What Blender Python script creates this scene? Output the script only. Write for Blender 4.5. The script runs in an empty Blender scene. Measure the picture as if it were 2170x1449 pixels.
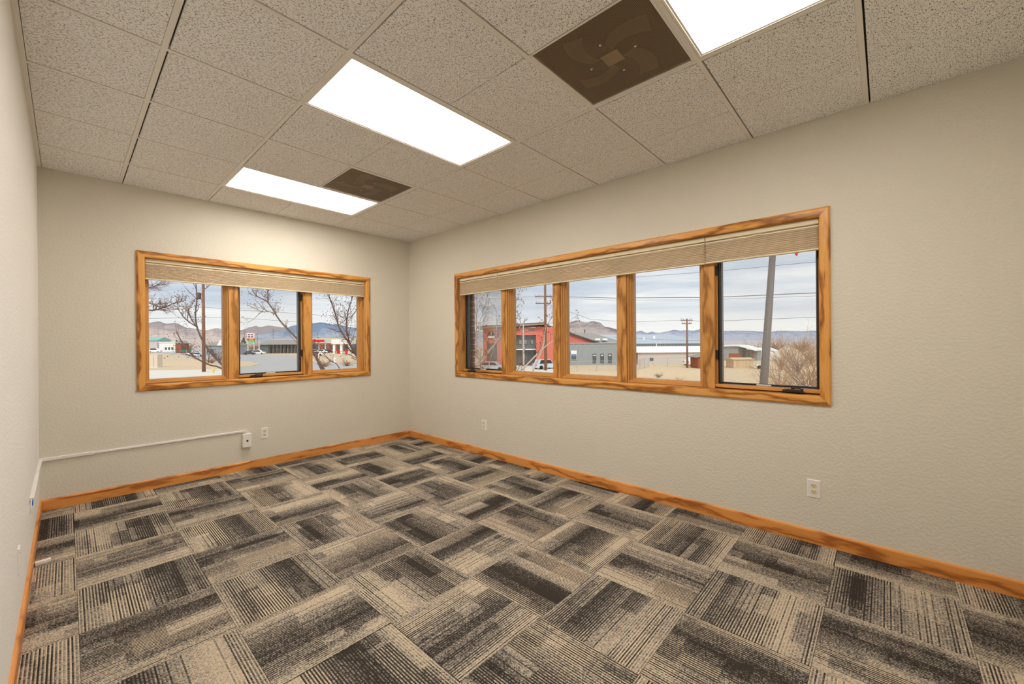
import bpy, bmesh, math, random
from mathutils import Matrix, Vector
random.seed(11)
S = bpy.context.scene
COL = S.collection

# ------------------------------------------------------------------ camera
CAM = Vector((-3.2304, -4.8929, 1.3019)); YAW = 0.8289; ROLL = -0.0072; FPX = 865.09
FW = Vector((math.sin(YAW), math.cos(YAW), 0)); RT = Vector((math.cos(YAW), -math.sin(YAW), 0)); UP = Vector((0, 0, 1))
R2 = RT * math.cos(ROLL) + UP * math.sin(ROLL); U2 = -RT * math.sin(ROLL) + UP * math.cos(ROLL)
cd = bpy.data.cameras.new('camera'); cd.sensor_width = 36; cd.lens = FPX * 36 / 2170
cd.clip_start = 0.02; cd.clip_end = 30000
co = bpy.data.objects.new('camera', cd); COL.objects.link(co)
co.matrix_world = Matrix(((R2.x, U2.x, -FW.x, CAM.x), (R2.y, U2.y, -FW.y, CAM.y), (R2.z, U2.z, -FW.z, CAM.z), (0, 0, 0, 1)))
S.camera = co

# ------------------------------------------------------------------ light and exposure
SKY = 1.12          # overcast daylight
SUN = 1.9           # very soft sun behind thin cloud, coming over the roof
LAMP = 14.5          # radiance of the ceiling light lenses
vs = S.view_settings
S.display_settings.display_device = 'sRGB'
vs.view_transform = 'Standard'; vs.look = 'None'; vs.exposure = 0.1; vs.gamma = 1.0; vs.use_curve_mapping = False
S.cycles.max_bounces = 10; S.cycles.diffuse_bounces = 7; S.cycles.glossy_bounces = 4
S.cycles.transmission_bounces = 6; S.cycles.transparent_max_bounces = 16
S.cycles.sample_clamp_indirect = 6.0; S.cycles.caustics_reflective = False; S.cycles.caustics_refractive = False
S.cycles.use_denoising = True; S.cycles.use_adaptive_sampling = True; S.cycles.adaptive_threshold = 0.045

def lin(r, g, b):
    def f(c):
        c /= 255.0
        return c / 12.92 if c <= 0.04045 else ((c + 0.055) / 1.055) ** 2.4
    return (f(r), f(g), f(b), 1.0)

class NT:
    """small node-tree helper"""
    def __init__(s, tree):
        s.t = tree; s.t.nodes.clear()
    def n(s, kind, **kw):
        nd = s.t.nodes.new(kind)
        for k, v in kw.items():
            if k.startswith('i_'):
                key = k[2:]
                nd.inputs[int(key) if key.isdigit() else key.replace('_', ' ')].default_value = v
            else:
                setattr(nd, k, v)
        return nd
    def l(s, a, b):
        s.t.links.new(a, b)
    def m(s, op, a, b=None, c=None, clamp=False):
        nd = s.t.nodes.new('ShaderNodeMath'); nd.operation = op; nd.use_clamp = clamp
        for i, v in enumerate((a, b, c)):
            if v is None: continue
            if isinstance(v, (int, float)): nd.inputs[i].default_value = v
            else: s.l(v, nd.inputs[i])
        return nd.outputs[0]
    def mixc(s, f, a, b, mode='MIX'):
        nd = s.t.nodes.new('ShaderNodeMix'); nd.data_type = 'RGBA'; nd.blend_type = mode
        for i, v in ((0, f), (6, a), (7, b)):
            if isinstance(v, (int, float)): nd.inputs[i].default_value = v
            elif isinstance(v, tuple): nd.inputs[i].default_value = v
            else: s.l(v, nd.inputs[i])
        return nd.outputs[2]
    def ramp(s, f, stops, interp='LINEAR'):
        nd = s.t.nodes.new('ShaderNodeValToRGB'); cr = nd.color_ramp; cr.interpolation = interp
        while len(cr.elements) > 1: cr.elements.remove(cr.elements[-1])
        cr.elements[0].position = stops[0][0]; cr.elements[0].color = stops[0][1]
        for p, c in stops[1:]:
            e = cr.elements.new(p); e.color = c
        s.l(f, nd.inputs[0])
        return nd.outputs[0]
    def noise(s, vec, scale, detail=2, rough=0.5, dim='3D', dist=0.0):
        nd = s.t.nodes.new('ShaderNodeTexNoise'); nd.noise_dimensions = dim
        nd.inputs['Scale'].default_value = scale; nd.inputs['Detail'].default_value = detail
        nd.inputs['Roughness'].default_value = rough; nd.inputs['Distortion'].default_value = dist
        if vec is not None: s.l(vec, nd.inputs['Vector'])
        return nd.outputs[0]
    def map(s, vec, scale=(1, 1, 1), loc=(0, 0, 0), rot=(0, 0, 0)):
        nd = s.t.nodes.new('ShaderNodeMapping')
        nd.inputs['Scale'].default_value = scale; nd.inputs['Location'].default_value = loc; nd.inputs['Rotation'].default_value = rot
        s.l(vec, nd.inputs['Vector'])
        return nd.outputs[0]

def g(v): return (v, v, v, 1.0)

# sky: layered overcast, grey-blue bands over a pale horizon
wd = bpy.data.worlds.new('overcast_sky'); S.world = wd; wd.use_nodes = True
w = NT(wd.node_tree)
tc = w.n('ShaderNodeTexCoord').outputs['Generated']
sx = w.n('ShaderNodeSeparateXYZ'); w.l(tc, sx.inputs[0]); zz = sx.outputs[2]
cl = w.noise(w.map(tc, scale=(1.3, 1.3, 13.0), loc=(3.1, 1.7, 0.3)), 2.1, 6, 0.55, dist=0.35)
wisp = w.noise(w.map(tc, scale=(2.0, 2.0, 30.0), loc=(0.4, 5.0, 0)), 3.0, 5, 0.6)
f1 = w.m('ADD', cl, w.m('MULTIPLY', w.m('SUBTRACT', wisp, 0.5), 0.35))
skyc = w.ramp(f1, [(0.34, lin(190, 200, 213)), (0.46, lin(206, 212, 220)), (0.58, lin(222, 225, 228)), (0.72, lin(240, 239, 236))])
hz = w.ramp(zz, [(0.0, g(1)), (0.035, g(0.85)), (0.085, g(0.0))])
skyc = w.mixc(w.m('MULTIPLY', hz, 0.8), skyc, lin(247, 243, 236))
bg = w.n('ShaderNodeBackground'); w.l(skyc, bg.inputs[0]); bg.inputs[1].default_value = SKY
wo = w.n('ShaderNodeOutputWorld'); w.l(bg.outputs[0], wo.inputs[0])

sl = bpy.data.lights.new('sun', 'SUN'); sl.energy = SUN; sl.angle = math.radians(25); sl.color = (1.0, 0.96, 0.9)
so = bpy.data.objects.new('sun', sl); COL.objects.link(so)
so.rotation_euler = Vector((0.55, 0.50, -0.67)).to_track_quat('-Z', 'Y').to_euler()
so.location = (-20, -20, 30)

# ------------------------------------------------------------------ object helpers
WM = {}
def put(o, M=None, parent=None):
    M = M if M is not None else Matrix.Identity(4)
    WM[o.name] = M
    if parent is not None:
        o.parent = parent
        o.matrix_basis = WM[parent.name].inverted() @ M
    else:
        o.matrix_basis = M
    return o
def tag(o, label=None, cat=None, group=None, kind=None):
    if label: o['label'] = label
    if cat: o['category'] = cat
    if group: o['group'] = group
    if kind: o['kind'] = kind
    return o
def empty(name, M, label=None, cat=None, group=None, kind=None, parent=None):
    o = bpy.data.objects.new(name, None); o.empty_display_size = 0.1; COL.objects.link(o)
    if not isinstance(M, Matrix): M = Matrix.Translation(M)
    put(o, M, parent)
    return tag(o, label, cat, group, kind)
def mobj(name, me, mat, M=None, parent=None, bevel=0, smooth=False):
    o = bpy.data.objects.new(name, me); COL.objects.link(o)
    if mat is not None and not me.materials: me.materials.append(mat)
    put(o, M, parent)
    if bevel:
        b = o.modifiers.new('Bevel', 'BEVEL'); b.width = bevel; b.segments = 2; b.limit_method = 'ANGLE'; b.angle_limit = 0.6
    if smooth:
        me.polygons.foreach_set('use_smooth', [True] * len(me.polygons))
    return o
class MB:
    def __init__(s): s.v = []; s.f = []
    def add(s, vs, fs):
        k = len(s.v); s.v += [tuple(p) for p in vs]; s.f += [tuple(i + k for i in q) for q in fs]; return s
    def box(s, x0, y0, z0, x1, y1, z1):
        if x0 > x1: x0, x1 = x1, x0
        if y0 > y1: y0, y1 = y1, y0
        if z0 > z1: z0, z1 = z1, z0
        return s.add([(x0, y0, z0), (x1, y0, z0), (x1, y1, z0), (x0, y1, z0), (x0, y0, z1), (x1, y0, z1), (x1, y1, z1), (x0, y1, z1)],
                     [(0, 3, 2, 1), (4, 5, 6, 7), (0, 1, 5, 4), (1, 2, 6, 5), (2, 3, 7, 6), (3, 0, 4, 7)])
    def prism(s, poly, a, b, axis='z'):
        """poly: ccw 2D outline, extruded from a to b along axis"""
        def P(p, t): return (p[0], p[1], t) if axis == 'z' else ((p[0], t, p[1]) if axis == 'y' else (t, p[0], p[1]))
        n = len(poly)
        vs = [P(p, a) for p in poly] + [P(p, b) for p in poly]
        fs = [tuple(range(n - 1, -1, -1)), tuple(range(n, 2 * n))] + [(i, (i + 1) % n, n + (i + 1) % n, n + i) for i in range(n)]
        if axis == 'y': fs = [tuple(reversed(q)) for q in fs]
        return s.add(vs, fs)
    def ring(s, x0, x1, y0, y1, prof, close=True):
        """rectangular frame lofted through (inset, z) stations"""
        vs = []; fs = []
        for (i, z) in prof:
            vs += [(x0 + i, y0 + i, z), (x1 - i, y0 + i, z), (x1 - i, y1 - i, z), (x0 + i, y1 - i, z)]
        n = len(prof)
        for k in range(n if close else n - 1):
            a = 4 * k; b = 4 * ((k + 1) % n)
            for q in range(4): fs.append((a + q, a + (q + 1) % 4, b + (q + 1) % 4, b + q))
        return s.add(vs, fs)
    def tube(s, pts, rad, n=6, cap=True):
        pts = [Vector(p) for p in pts]; k0 = len(s.v); m = len(pts)
        ref = None
        for i, p in enumerate(pts):
            d = (pts[min(i + 1, m - 1)] - pts[max(i - 1, 0)])
            if d.length < 1e-9: d = Vector((0, 0, 1))
            d.normalize()
            if ref is None: ref = Vector((1, 0, 0)) if abs(d.x) < 0.8 else Vector((0, 1, 0))
            u = (ref - d * ref.dot(d))
            if u.length < 1e-6: u = d.orthogonal()
            u.normalize(); ref = u; v = d.cross(u)
            r = rad[i] if isinstance(rad, (list, tuple)) else rad
            for j in range(n):
                a = 2 * math.pi * j / n
                s.v.append(tuple(p + u * (r * math.cos(a)) + v * (r * math.sin(a))))
        for i in range(m - 1):
            for j in range(n):
                a = k0 + i * n + j; b = k0 + i * n + (j + 1) % n
                s.f.append((a, b, b + n, a + n))
        if cap:
            s.f.append(tuple(k0 + j for j in range(n - 1, -1, -1))); s.f.append(tuple(k0 + (m - 1) * n + j for j in range(n)))
        return s
    def lathe(s, prof, n=16, c=(0, 0, 0)):
        k0 = len(s.v)
        for (r, z) in prof:
            for j in range(n):
                a = 2 * math.pi * j / n
                s.v.append((c[0] + r * math.cos(a), c[1] + r * math.sin(a), c[2] + z))
        for i in range(len(prof) - 1):
            for j in range(n):
                a = k0 + i * n + j; b = k0 + i * n + (j + 1) % n
                s.f.append((a, b, b + n, a + n))
        s.f.append(tuple(k0 + j for j in range(n - 1, -1, -1)))
        s.f.append(tuple(k0 + (len(prof) - 1) * n + j for j in range(n)))
        return s
    def mesh(s, name):
        me = bpy.data.meshes.new(name); me.from_pydata(s.v, [], s.f); me.update()
        bm = bmesh.new(); bm.from_mesh(me); bmesh.ops.recalc_face_normals(bm, faces=bm.faces); bm.to_mesh(me); bm.free()
        return me
    def build(s, name, mat, M=None, parent=None, bevel=0, smooth=False):
        return mobj(name, s.mesh(name), mat, M, parent, bevel, smooth)
def T(x, y, z): return Matrix.Translation((x, y, z))
def frame(o, X, Y, Z):
    return Matrix(((X[0], Y[0], Z[0], o[0]), (X[1], Y[1], Z[1], o[1]), (X[2], Y[2], Z[2], o[2]), (0, 0, 0, 1)))
def on_back(x, z): return frame((x, 0, z), (1, 0, 0), (0, 0, 1), (0, -1, 0))        # far wall
def on_right(y, z): return frame((0, y, z), (0, -1, 0), (0, 0, 1), (-1, 0, 0))      # long window wall
def on_left(y, z): return frame((-WL, y, z), (0, 1, 0), (0, 0, 1), (1, 0, 0))       # near-left wall

# ------------------------------------------------------------------ materials
def mat(name):
    m = bpy.data.materials.new(name); m.use_nodes = True
    return m, NT(m.node_tree)
def finish(t, color, rough=0.6, bump=None, bstr=0.2, bdist=0.002, spec=0.3, metal=0.0):
    p = t.n('ShaderNodeBsdfPrincipled')
    if isinstance(color, tuple): p.inputs['Base Color'].default_value = color
    else: t.l(color, p.inputs['Base Color'])
    if isinstance(rough, (int, float)): p.inputs['Roughness'].default_value = rough
    else: t.l(rough, p.inputs['Roughness'])
    p.inputs['Specular IOR Level'].default_value = spec; p.inputs['Metallic'].default_value = metal
    if bump is not None:
        b = t.n('ShaderNodeBump'); b.inputs['Strength'].default_value = bstr; b.inputs['Distance'].default_value = bdist
        t.l(bump, b.inputs['Height']); t.l(b.outputs[0], p.inputs['Normal'])
    o = t.n('ShaderNodeOutputMaterial'); t.l(p.outputs[0], o.inputs[0])
    return p
def plain(name, col, rough=0.5, spec=0.3, metal=0.0, var=0.0, scale=8.0):
    m, t = mat(name)
    c = col
    if var:
        tcn = t.n('ShaderNodeTexCoord').outputs['Object']
        nz = t.noise(tcn, scale, 3, 0.6)
        c = t.mixc(nz, tuple(max(0, x * (1 - var)) for x in col[:3]) + (1,), tuple(min(1, x * (1 + var)) for x in col[:3]) + (1,))
    finish(t, c, rough, spec=spec, metal=metal)
    return m

def wall_paint(name, col):
    m, t = mat(name)
    tcn = t.n('ShaderNodeTexCoord').outputs['Object']
    a = t.noise(tcn, 62, 3, 0.6)
    h = t.ramp(a, [(0.36, g(0)), (0.62, g(1))])
    finish(t, col, 0.62, h, 0.4, 0.003, 0.25)
    return m
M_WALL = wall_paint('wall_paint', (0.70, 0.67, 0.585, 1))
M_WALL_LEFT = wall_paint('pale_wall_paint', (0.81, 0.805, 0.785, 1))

def oak(name, c_light, c_mid, c_dark, seed=0.0):
    m, t = mat(name)
    tcn = t.n('ShaderNodeTexCoord').outputs['Object']
    oi = t.n('ShaderNodeObjectInfo')
    off = t.n('ShaderNodeVectorMath', operation='SCALE'); off.inputs[0].default_value = (13.0, 7.0, 5.0); t.l(oi.outputs['Random'], off.inputs['Scale'])
    ad = t.n('ShaderNodeVectorMath', operation='ADD'); t.l(tcn, ad.inputs[0]); t.l(off.outputs[0], ad.inputs[1])
    P = ad.outputs[0]
    warp = t.noise(t.map(P, scale=(2.2, 9.0, 9.0)), 1.0, 3, 0.55)
    sp = t.n('ShaderNodeSeparateXYZ'); t.l(P, sp.inputs[0])
    rad = t.m('ADD', t.m('MULTIPLY', sp.outputs[1], 55), t.m('MULTIPLY', warp, 16.0))
    rad = t.m('ADD', rad, t.m('MULTIPLY', sp.outputs[2], 30))
    wav = t.m('SINE', t.m('MULTIPLY', rad, 1.0))
    wav = t.m('ADD', t.m('MULTIPLY', wav, 0.5), 0.5)
    fine = t.noise(t.map(P, scale=(9.0, 260.0, 260.0)), 1.0, 3, 0.6)
    pores = t.noise(t.map(P, scale=(14.0, 420.0, 420.0)), 1.0, 2, 0.7)
    f = t.m('ADD', t.m('MULTIPLY', t.m('POWER', wav, 3.0), 0.75), t.m('MULTIPLY', t.m('SUBTRACT', fine, 0.35), 0.8))
    f = t.m('ADD', f, t.m('MULTIPLY', t.m('SUBTRACT', pores, 0.5), 0.35), clamp=True)
    c = t.ramp(f, [(0.0, c_light), (0.42, c_mid), (1.0, c_dark)])
    finish(t, c, 0.34, fine, 0.08, 0.001, 0.45)
    return m
M_OAK = oak('oak_trim', lin(226, 168, 92), lin(205, 140, 62), lin(128, 72, 22))
M_OAK_SASH = oak('oak_sash', lin(214, 160, 90), lin(190, 134, 66), lin(136, 86, 36))
M_SASH = plain('oak_sash_profile', lin(204, 150, 84), 0.3, 0.5, var=.12, scale=14)
M_OAK_BASE = oak('oak_baseboard', lin(228, 160, 88), lin(212, 138, 68), lin(150, 86, 36))

def ceiling_mat():
    m, t = mat('fissured_ceiling_tile')
    tcn = t.n('ShaderNodeTexCoord').outputs['Object']
    oi = t.n('ShaderNodeObjectInfo')
    off = t.n('ShaderNodeVectorMath', operation='SCALE'); off.inputs[0].default_value = (31.0, 17.0, 0.0); t.l(oi.outputs['Random'], off.inputs['Scale'])
    ad = t.n('ShaderNodeVectorMath', operation='ADD'); t.l(tcn, ad.inputs[0]); t.l(off.outputs[0], ad.inputs[1]); P = ad.outputs[0]
    masks = []
    for k, (rot, sc) in enumerate(((0.3, (95, 240, 1)), (1.5, (110, 225, 1)), (2.5, (90, 250, 1)))):
        nz = t.noise(t.map(P, scale=sc, rot=(0, 0, rot), loc=(k * 3.3, k * 1.7, 0)), 1.0, 1, 0.5, dist=0.4)
        masks.append(t.ramp(nz, [(0.648, g(0)), (0.668, g(1))]))
    mk = t.m('MAXIMUM', t.m('MAXIMUM', masks[0], masks[1]), masks[2])
    var = t.noise(P, 5, 2)
    base = t.mixc(var, (0.90, 0.905, 0.905, 1), (0.93, 0.935, 0.935, 1))
    c = t.mixc(t.m('MULTIPLY', mk, 0.88), base, (0.13, 0.10, 0.075, 1))
    finish(t, c, 0.9, t.m('SUBTRACT', 1.0, mk), 0.5, 0.002, 0.1)
    return m
M_CEIL = ceiling_mat()
M_TEE = plain('ceiling_grid_metal', (0.82, 0.80, 0.76, 1), 0.45, 0.3)
M_DARKGAP = plain('plenum_dark', (0.10, 0.085, 0.07, 1), 0.9, 0.1)
M_WHITE = plain('white_plastic', (0.80, 0.79, 0.77, 1), 0.4, 0.4)
M_IVORY = plain('ivory_plastic', (0.72, 0.62, 0.42, 1), 0.4, 0.4)
M_SLOT = plain('slot_dark', (0.03, 0.025, 0.02, 1), 0.6, 0.2)
M_BRONZE = plain('dark_bronze_metal', (0.035, 0.028, 0.024, 1), 0.32, 0.6, 0.3)
M_BLACK = plain('black_screen_frame', (0.018, 0.014, 0.012, 1), 0.5, 0.3)
M_CREAM = plain('cream_metal_rail', lin(226, 214, 184), 0.45, 0.3)
M_BLUE = plain('blue_cable_jacket', lin(30, 90, 190), 0.5, 0.3)
M_STEEL = plain('screw_steel', (0.7, 0.68, 0.62, 1), 0.3, 0.5, 0.6)

def lens_mat():
    m, t = mat('lit_acrylic_lens')
    tcn = t.n('ShaderNodeTexCoord').outputs['Object']
    v = t.n('ShaderNodeTexVoronoi'); v.inputs['Scale'].default_value = 140; v.inputs['Randomness'].default_value = 0.1; t.l(tcn, v.inputs['Vector'])
    s = t.m('ADD', 0.97, t.m('MULTIPLY', v.outputs[0], 0.06))
    e = t.n('ShaderNodeEmission'); e.inputs[0].default_value = (1.0, 0.91, 0.80, 1); t.l(t.m('MULTIPLY', s, LAMP), e.inputs[1])
    o = t.n('ShaderNodeOutputMaterial'); t.l(e.outputs[0], o.inputs[0])
    return m
M_LENS = lens_mat()

def glass_mat():
    m, t = mat('window_glass')
    tr = t.n('ShaderNodeBsdfTransparent'); tr.inputs[0].default_value = (0.97, 0.98, 0.98, 1)
    gl = t.n('ShaderNodeBsdfGlossy'); gl.inputs['Roughness'].default_value = 0.02
    fr = t.n('ShaderNodeFresnel'); fr.inputs[0].default_value = 1.45
    mx = t.n('ShaderNodeMixShader'); t.l(t.m('MULTIPLY', fr.outputs[0], 0.5), mx.inputs[0]); t.l(tr.outputs[0], mx.inputs[1]); t.l(gl.outputs[0], mx.inputs[2])
    o = t.n('ShaderNodeOutputMaterial'); t.l(mx.outputs[0], o.inputs[0])
    return m
M_GLASS = glass_mat()
def screen_mat():
    m, t = mat('insect_screen_mesh')
    tcn = t.n('ShaderNodeTexCoord').outputs['Object']
    sp = t.n('ShaderNodeSeparateXYZ'); t.l(tcn, sp.inputs[0])
    def wires(o): return t.m('GREATER_THAN', t.m('FRACT', t.m('MULTIPLY', o, 620)), 0.935)
    cov = t.m('MAXIMUM', wires(sp.outputs[0]), wires(sp.outputs[1]))
    tr = t.n('ShaderNodeBsdfTransparent')
    df = t.n('ShaderNodeBsdfDiffuse'); df.inputs[0].default_value = (0.40, 0.40, 0.40, 1)
    mx = t.n('ShaderNodeMixShader'); t.l(cov, mx.inputs[0]); t.l(tr.outputs[0], mx.inputs[1]); t.l(df.outputs[0], mx.inputs[2])
    o = t.n('ShaderNodeOutputMaterial'); t.l(mx.outputs[0], o.inputs[0])
    return m
M_SCREEN = screen_mat()
def shade_mat():
    m, t = mat('cellular_shade_fabric')
    tcn = t.n('ShaderNodeTexCoord').outputs['Object']
    nz = t.noise(t.map(tcn, scale=(300, 900, 300)), 1.0, 2)
    c = t.mixc(nz, lin(234, 221, 200), lin(244, 233, 215))
    df = t.n('ShaderNodeBsdfDiffuse'); t.l(c, df.inputs[0])
    tl = t.n('ShaderNodeBsdfTranslucent'); t.l(c, tl.inputs[0])
    mx = t.n('ShaderNodeMixShader'); mx.inputs[0].default_value = 0.45; t.l(df.outputs[0], mx.inputs[1]); t.l(tl.outputs[0], mx.inputs[2])
    o = t.n('ShaderNodeOutputMaterial'); t.l(mx.outputs[0], o.inputs[0])
    return m
M_SHADE = shade_mat()

CS = 0.4919
def carpet_mat():
    """loop-pile tile: two interleaved yarn systems whose tone steps in bands (u) and blocks (v)"""
    m, t = mat('carpet_tile_pile')
    tcn = t.n('ShaderNodeTexCoord').outputs['Object']
    sp = t.n('ShaderNodeSeparateXYZ'); t.l(tcn, sp.inputs[0])
    u = t.m('ADD', t.m('DIVIDE', sp.outputs[0], CS), 0.5); v = t.m('ADD', t.m('DIVIDE', sp.outputs[1], CS), 0.5)
    oi = t.n('ShaderNodeObjectInfo'); oc = t.n('ShaderNodeSeparateColor'); t.l(oi.outputs['Color'], oc.inputs[0])
    r1, r2, r3 = oc.outputs
    def white(*xs):
        cb = t.n('ShaderNodeCombineXYZ')
        for i, x in enumerate(xs):
            if isinstance(x, (int, float)): cb.inputs[i].default_value = x
            else: t.l(x, cb.inputs[i])
        wn = t.n('ShaderNodeTexWhiteNoise'); wn.noise_dimensions = '3D'; t.l(cb.outputs[0], wn.inputs['Vector'])
        return wn.outputs['Value']
    N = 84
    row = t.m('FLOOR', t.m('MULTIPLY', u, N))
    par = t.m('MODULO', row, 2.0)
    us = t.m('ADD', u, t.m('MULTIPLY', t.m('SUBTRACT', r1, 0.5), 0.34))
    prof = t.ramp(us, [(0.0, g(0.22)), (0.10, g(0.04)), (0.30, g(0.24)), (0.50, g(0.52)), (0.665, g(0.80)), (0.685, g(0.44)), (0.82, g(0.46)), (0.93, g(0.14)), (1.0, g(0.10))])
    s1 = t.m('MULTIPLY', r1, 97.0); s2 = t.m('MULTIPLY', r2, 61.0)
    def blocks(nb, off, nv, seed):
        band = t.m('FLOOR', t.m('ADD', t.m('MULTIPLY', u, nb), off))
        vo = t.m('MULTIPLY', white(band, seed, 3.0), 3.0)
        blk = t.m('FLOOR', t.m('ADD', t.m('MULTIPLY', v, nv), vo))
        return white(band, blk, seed)
    be = blocks(3.6, r2, 1.15, s1); bo = blocks(4.4, r3, 1.35, s2)
    acc = t.m('GREATER_THAN', blocks(5.5, r1, 1.9, t.m('ADD', s1, s2)), 0.80)
    inner = t.ramp(u, [(0.0, g(0.15)), (0.16, g(1)), (0.84, g(1)), (1.0, g(0.15))])
    de = t.m('ADD', t.m('SUBTRACT', t.m('MULTIPLY', prof, 0.92), 0.04), t.m('MULTIPLY', t.m('MULTIPLY', t.m('SUBTRACT', be, 0.42), 0.46), inner))
    do = t.m('ADD', t.m('ADD', prof, 0.27), t.m('MULTIPLY', t.m('MULTIPLY', t.m('SUBTRACT', bo, 0.42), 0.80), inner))
    d = t.m('ADD', t.m('MULTIPLY', de, t.m('SUBTRACT', 1.0, par)), t.m('MULTIPLY', do, par))
    d = t.m('ADD', d, t.m('MULTIPLY', t.m('MULTIPLY', acc, inner), 0.26))
    # single dark yarn lines that show as pinstripes
    pin = t.m('GREATER_THAN', white(row, s1, 9.0), 0.72)
    d = t.m('ADD', d, t.m('MULTIPLY', t.m('MULTIPLY', pin, par), 0.35))
    loop = white(row, t.m('FLOOR', t.m('MULTIPLY', v, 118.0)), s2)
    d = t.m('ADD', d, t.m('MULTIPLY', t.m('SUBTRACT', loop, 0.5), 0.54))
    ru = t.m('FRACT', t.m('MULTIPLY', u, N))
    ridge = t.m('SINE', t.m('MULTIPLY', ru, math.pi))
    c = t.ramp(d, [(0.0, (0.58, 0.485, 0.36, 1)), (0.22, (0.45, 0.38, 0.295, 1)), (0.42, (0.285, 0.258, 0.228, 1)), (0.62, (0.145, 0.128, 0.112, 1)), (0.86, (0.042, 0.035, 0.030, 1))])
    finish(t, c, 0.95, ridge, 0.5, 0.002, 0.08)
    return m
M_CARPET = carpet_mat()
M_SLAB = plain('subfloor', (0.12, 0.10, 0.08, 1), 0.9, 0.1)

def grille_mat():
    m, t = mat('perforated_brown_face')
    tcn = t.n('ShaderNodeTexCoord').outputs['Object']
    v = t.n('ShaderNodeTexVoronoi'); v.voronoi_dimensions = '2D'; v.inputs['Scale'].default_value = 165; v.inputs['Randomness'].default_value = 0.0; t.l(tcn, v.inputs['Vector'])
    hole = t.m('LESS_THAN', v.outputs[0], 0.30)
    p = t.n('ShaderNodeBsdfPrincipled'); p.inputs['Base Color'].default_value = (0.19, 0.135, 0.078, 1); p.inputs['Roughness'].default_value = 0.45
    tr = t.n('ShaderNodeBsdfTransparent')
    mx = t.n('ShaderNodeMixShader'); t.l(hole, mx.inputs[0]); t.l(p.outputs[0], mx.inputs[1]); t.l(tr.outputs[0], mx.inputs[2])
    o = t.n('ShaderNodeOutputMaterial'); t.l(mx.outputs[0], o.inputs[0])
    return m
M_GRILLE = grille_mat()
M_VANE = plain('diffuser_vane', (0.26, 0.20, 0.13, 1), 0.5, 0.3)
M_PLENUM = plain('diffuser_housing', (0.05, 0.038, 0.025, 1), 0.7, 0.2)

# ------------------------------------------------------------------ room shell
H = 2.7049; WL = 3.38; YB = -5.63; TH = 0.17
def wall_with_hole(name, mat_, M, x0, x1, y0, y1, holes, th):
    """wall in its own frame (X along, Y up, Z into the room), solid from Z=0 back to -th"""
    mb = MB(); cur = x0
    for (a, b, c, d) in sorted(holes):
        mb.box(cur, y0, -th, a, y1, 0); mb.box(a, y0, -th, b, c, 0); mb.box(a, d, -th, b, y1, 0); cur = b
    mb.box(cur, y0, -th, x1, y1, 0)
    o = mb.build(name, mat_, M); tag(o, kind='structure'); return o
AX0, AX1, AZ0, AZ1 = -2.755, -0.652, 0.944, 2.082     # far-wall window opening
BY0, BY1, BZ0, BZ1 = -1.047, -4.582, 0.944, 2.080     # long-wall window opening
wall_with_hole('wall_back', M_WALL, on_back(0, 0), -WL - 0.15, TH, -0.1, 3.0, [(AX0 - .012, AX1 + .012, AZ0 - .012, AZ1 + .012)], TH)
wall_with_hole('wall_right', M_WALL, on_right(0, 0), 0.0, -YB + 0.15, -0.1, 3.0, [(-BY0 - .012, -BY1 + .012, BZ0 - .012, BZ1 + .012)], TH)
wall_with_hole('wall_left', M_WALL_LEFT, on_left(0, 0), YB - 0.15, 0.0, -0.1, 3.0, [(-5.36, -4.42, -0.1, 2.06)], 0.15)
o = MB().box(-WL - 1.65, YB - 0.15, -0.1, 0.0, YB, 3.0).build('wall_front', M_WALL); tag(o, kind='structure')
# hallway beyond the doorway beside the camera
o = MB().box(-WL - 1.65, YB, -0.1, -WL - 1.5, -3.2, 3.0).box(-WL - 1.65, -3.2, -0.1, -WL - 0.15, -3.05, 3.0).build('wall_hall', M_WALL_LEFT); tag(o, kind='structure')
fl = MB().box(-WL - 1.65, YB - 0.15, -0.2, TH, TH, -0.006).build('floor', M_SLAB); tag(fl, kind='structure')
cl_ = MB().box(-WL - 1.65, YB - 0.15, H + 0.022, TH, TH, 3.05).build('ceiling', M_DARKGAP); tag(cl_, kind='structure')

# door casing of the doorway (behind the picture)
dt = empty('trim_1', on_left(-4.89, 0), kind='structure')
for (x0, x1, z0, z1) in ((-0.53, -0.47, 0, 2.06), (0.47, 0.53, 0, 2.06), (-0.53, 0.53, 2.06, 2.12)):
    L = max(x1 - x0, z1 - z0)
    if x1 - x0 > z1 - z0: MB().box(-L / 2, -.03, 0, L / 2, .03, .018).build('casing_board', M_OAK, WM[dt.name] @ T((x0 + x1) / 2, (z0 + z1) / 2, 0), dt, bevel=.003)
    else: MB().box(-L / 2, -.03, 0, L / 2, .03, .018).build('casing_board', M_OAK, WM[dt.name] @ T((x0 + x1) / 2, (z0 + z1) / 2, 0) @ Matrix.Rotation(math.pi / 2, 4, 'Z'), dt, bevel=.003)

# carpet tiles, quarter-turned, each one a piece of the floor
FX, FY = -3.6912, 0.2537
rc = random.Random(5)
TILE = {}
for (a_, b_, fl_, sh_) in ((1, 1, 1, .6), (1, 2, 0, .2), (1, 3, 1, .95), (1, 4, 0, .1), (1, 5, 0, .1), (2, 5, 0, .15), (2, 4, 0, .1), (2, 3, 0, .3), (2, 2, 0, .2), (3, 5, 1, .2),
                           (3, 4, 1, .2), (3, 6, 0, .2), (2, 6, 1, .5), (3, 3, 1, .2), (4, 6, 0, .3), (4, 4, 1, .3), (1, 6, 1, .2), (2, 7, 0, .5), (3, 7, 1, .6), (4, 7, 1, .35), (5, 7, 0, .5), (4, 8, 0, .2), (4, 5, 1, .25), (5, 6, 0, .4)):
    rt_ = random.Random(a_ * 31 + b_ * 7); TILE[(a_, b_)] = (sh_, rt_.random(), rt_.random(), fl_)
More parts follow.
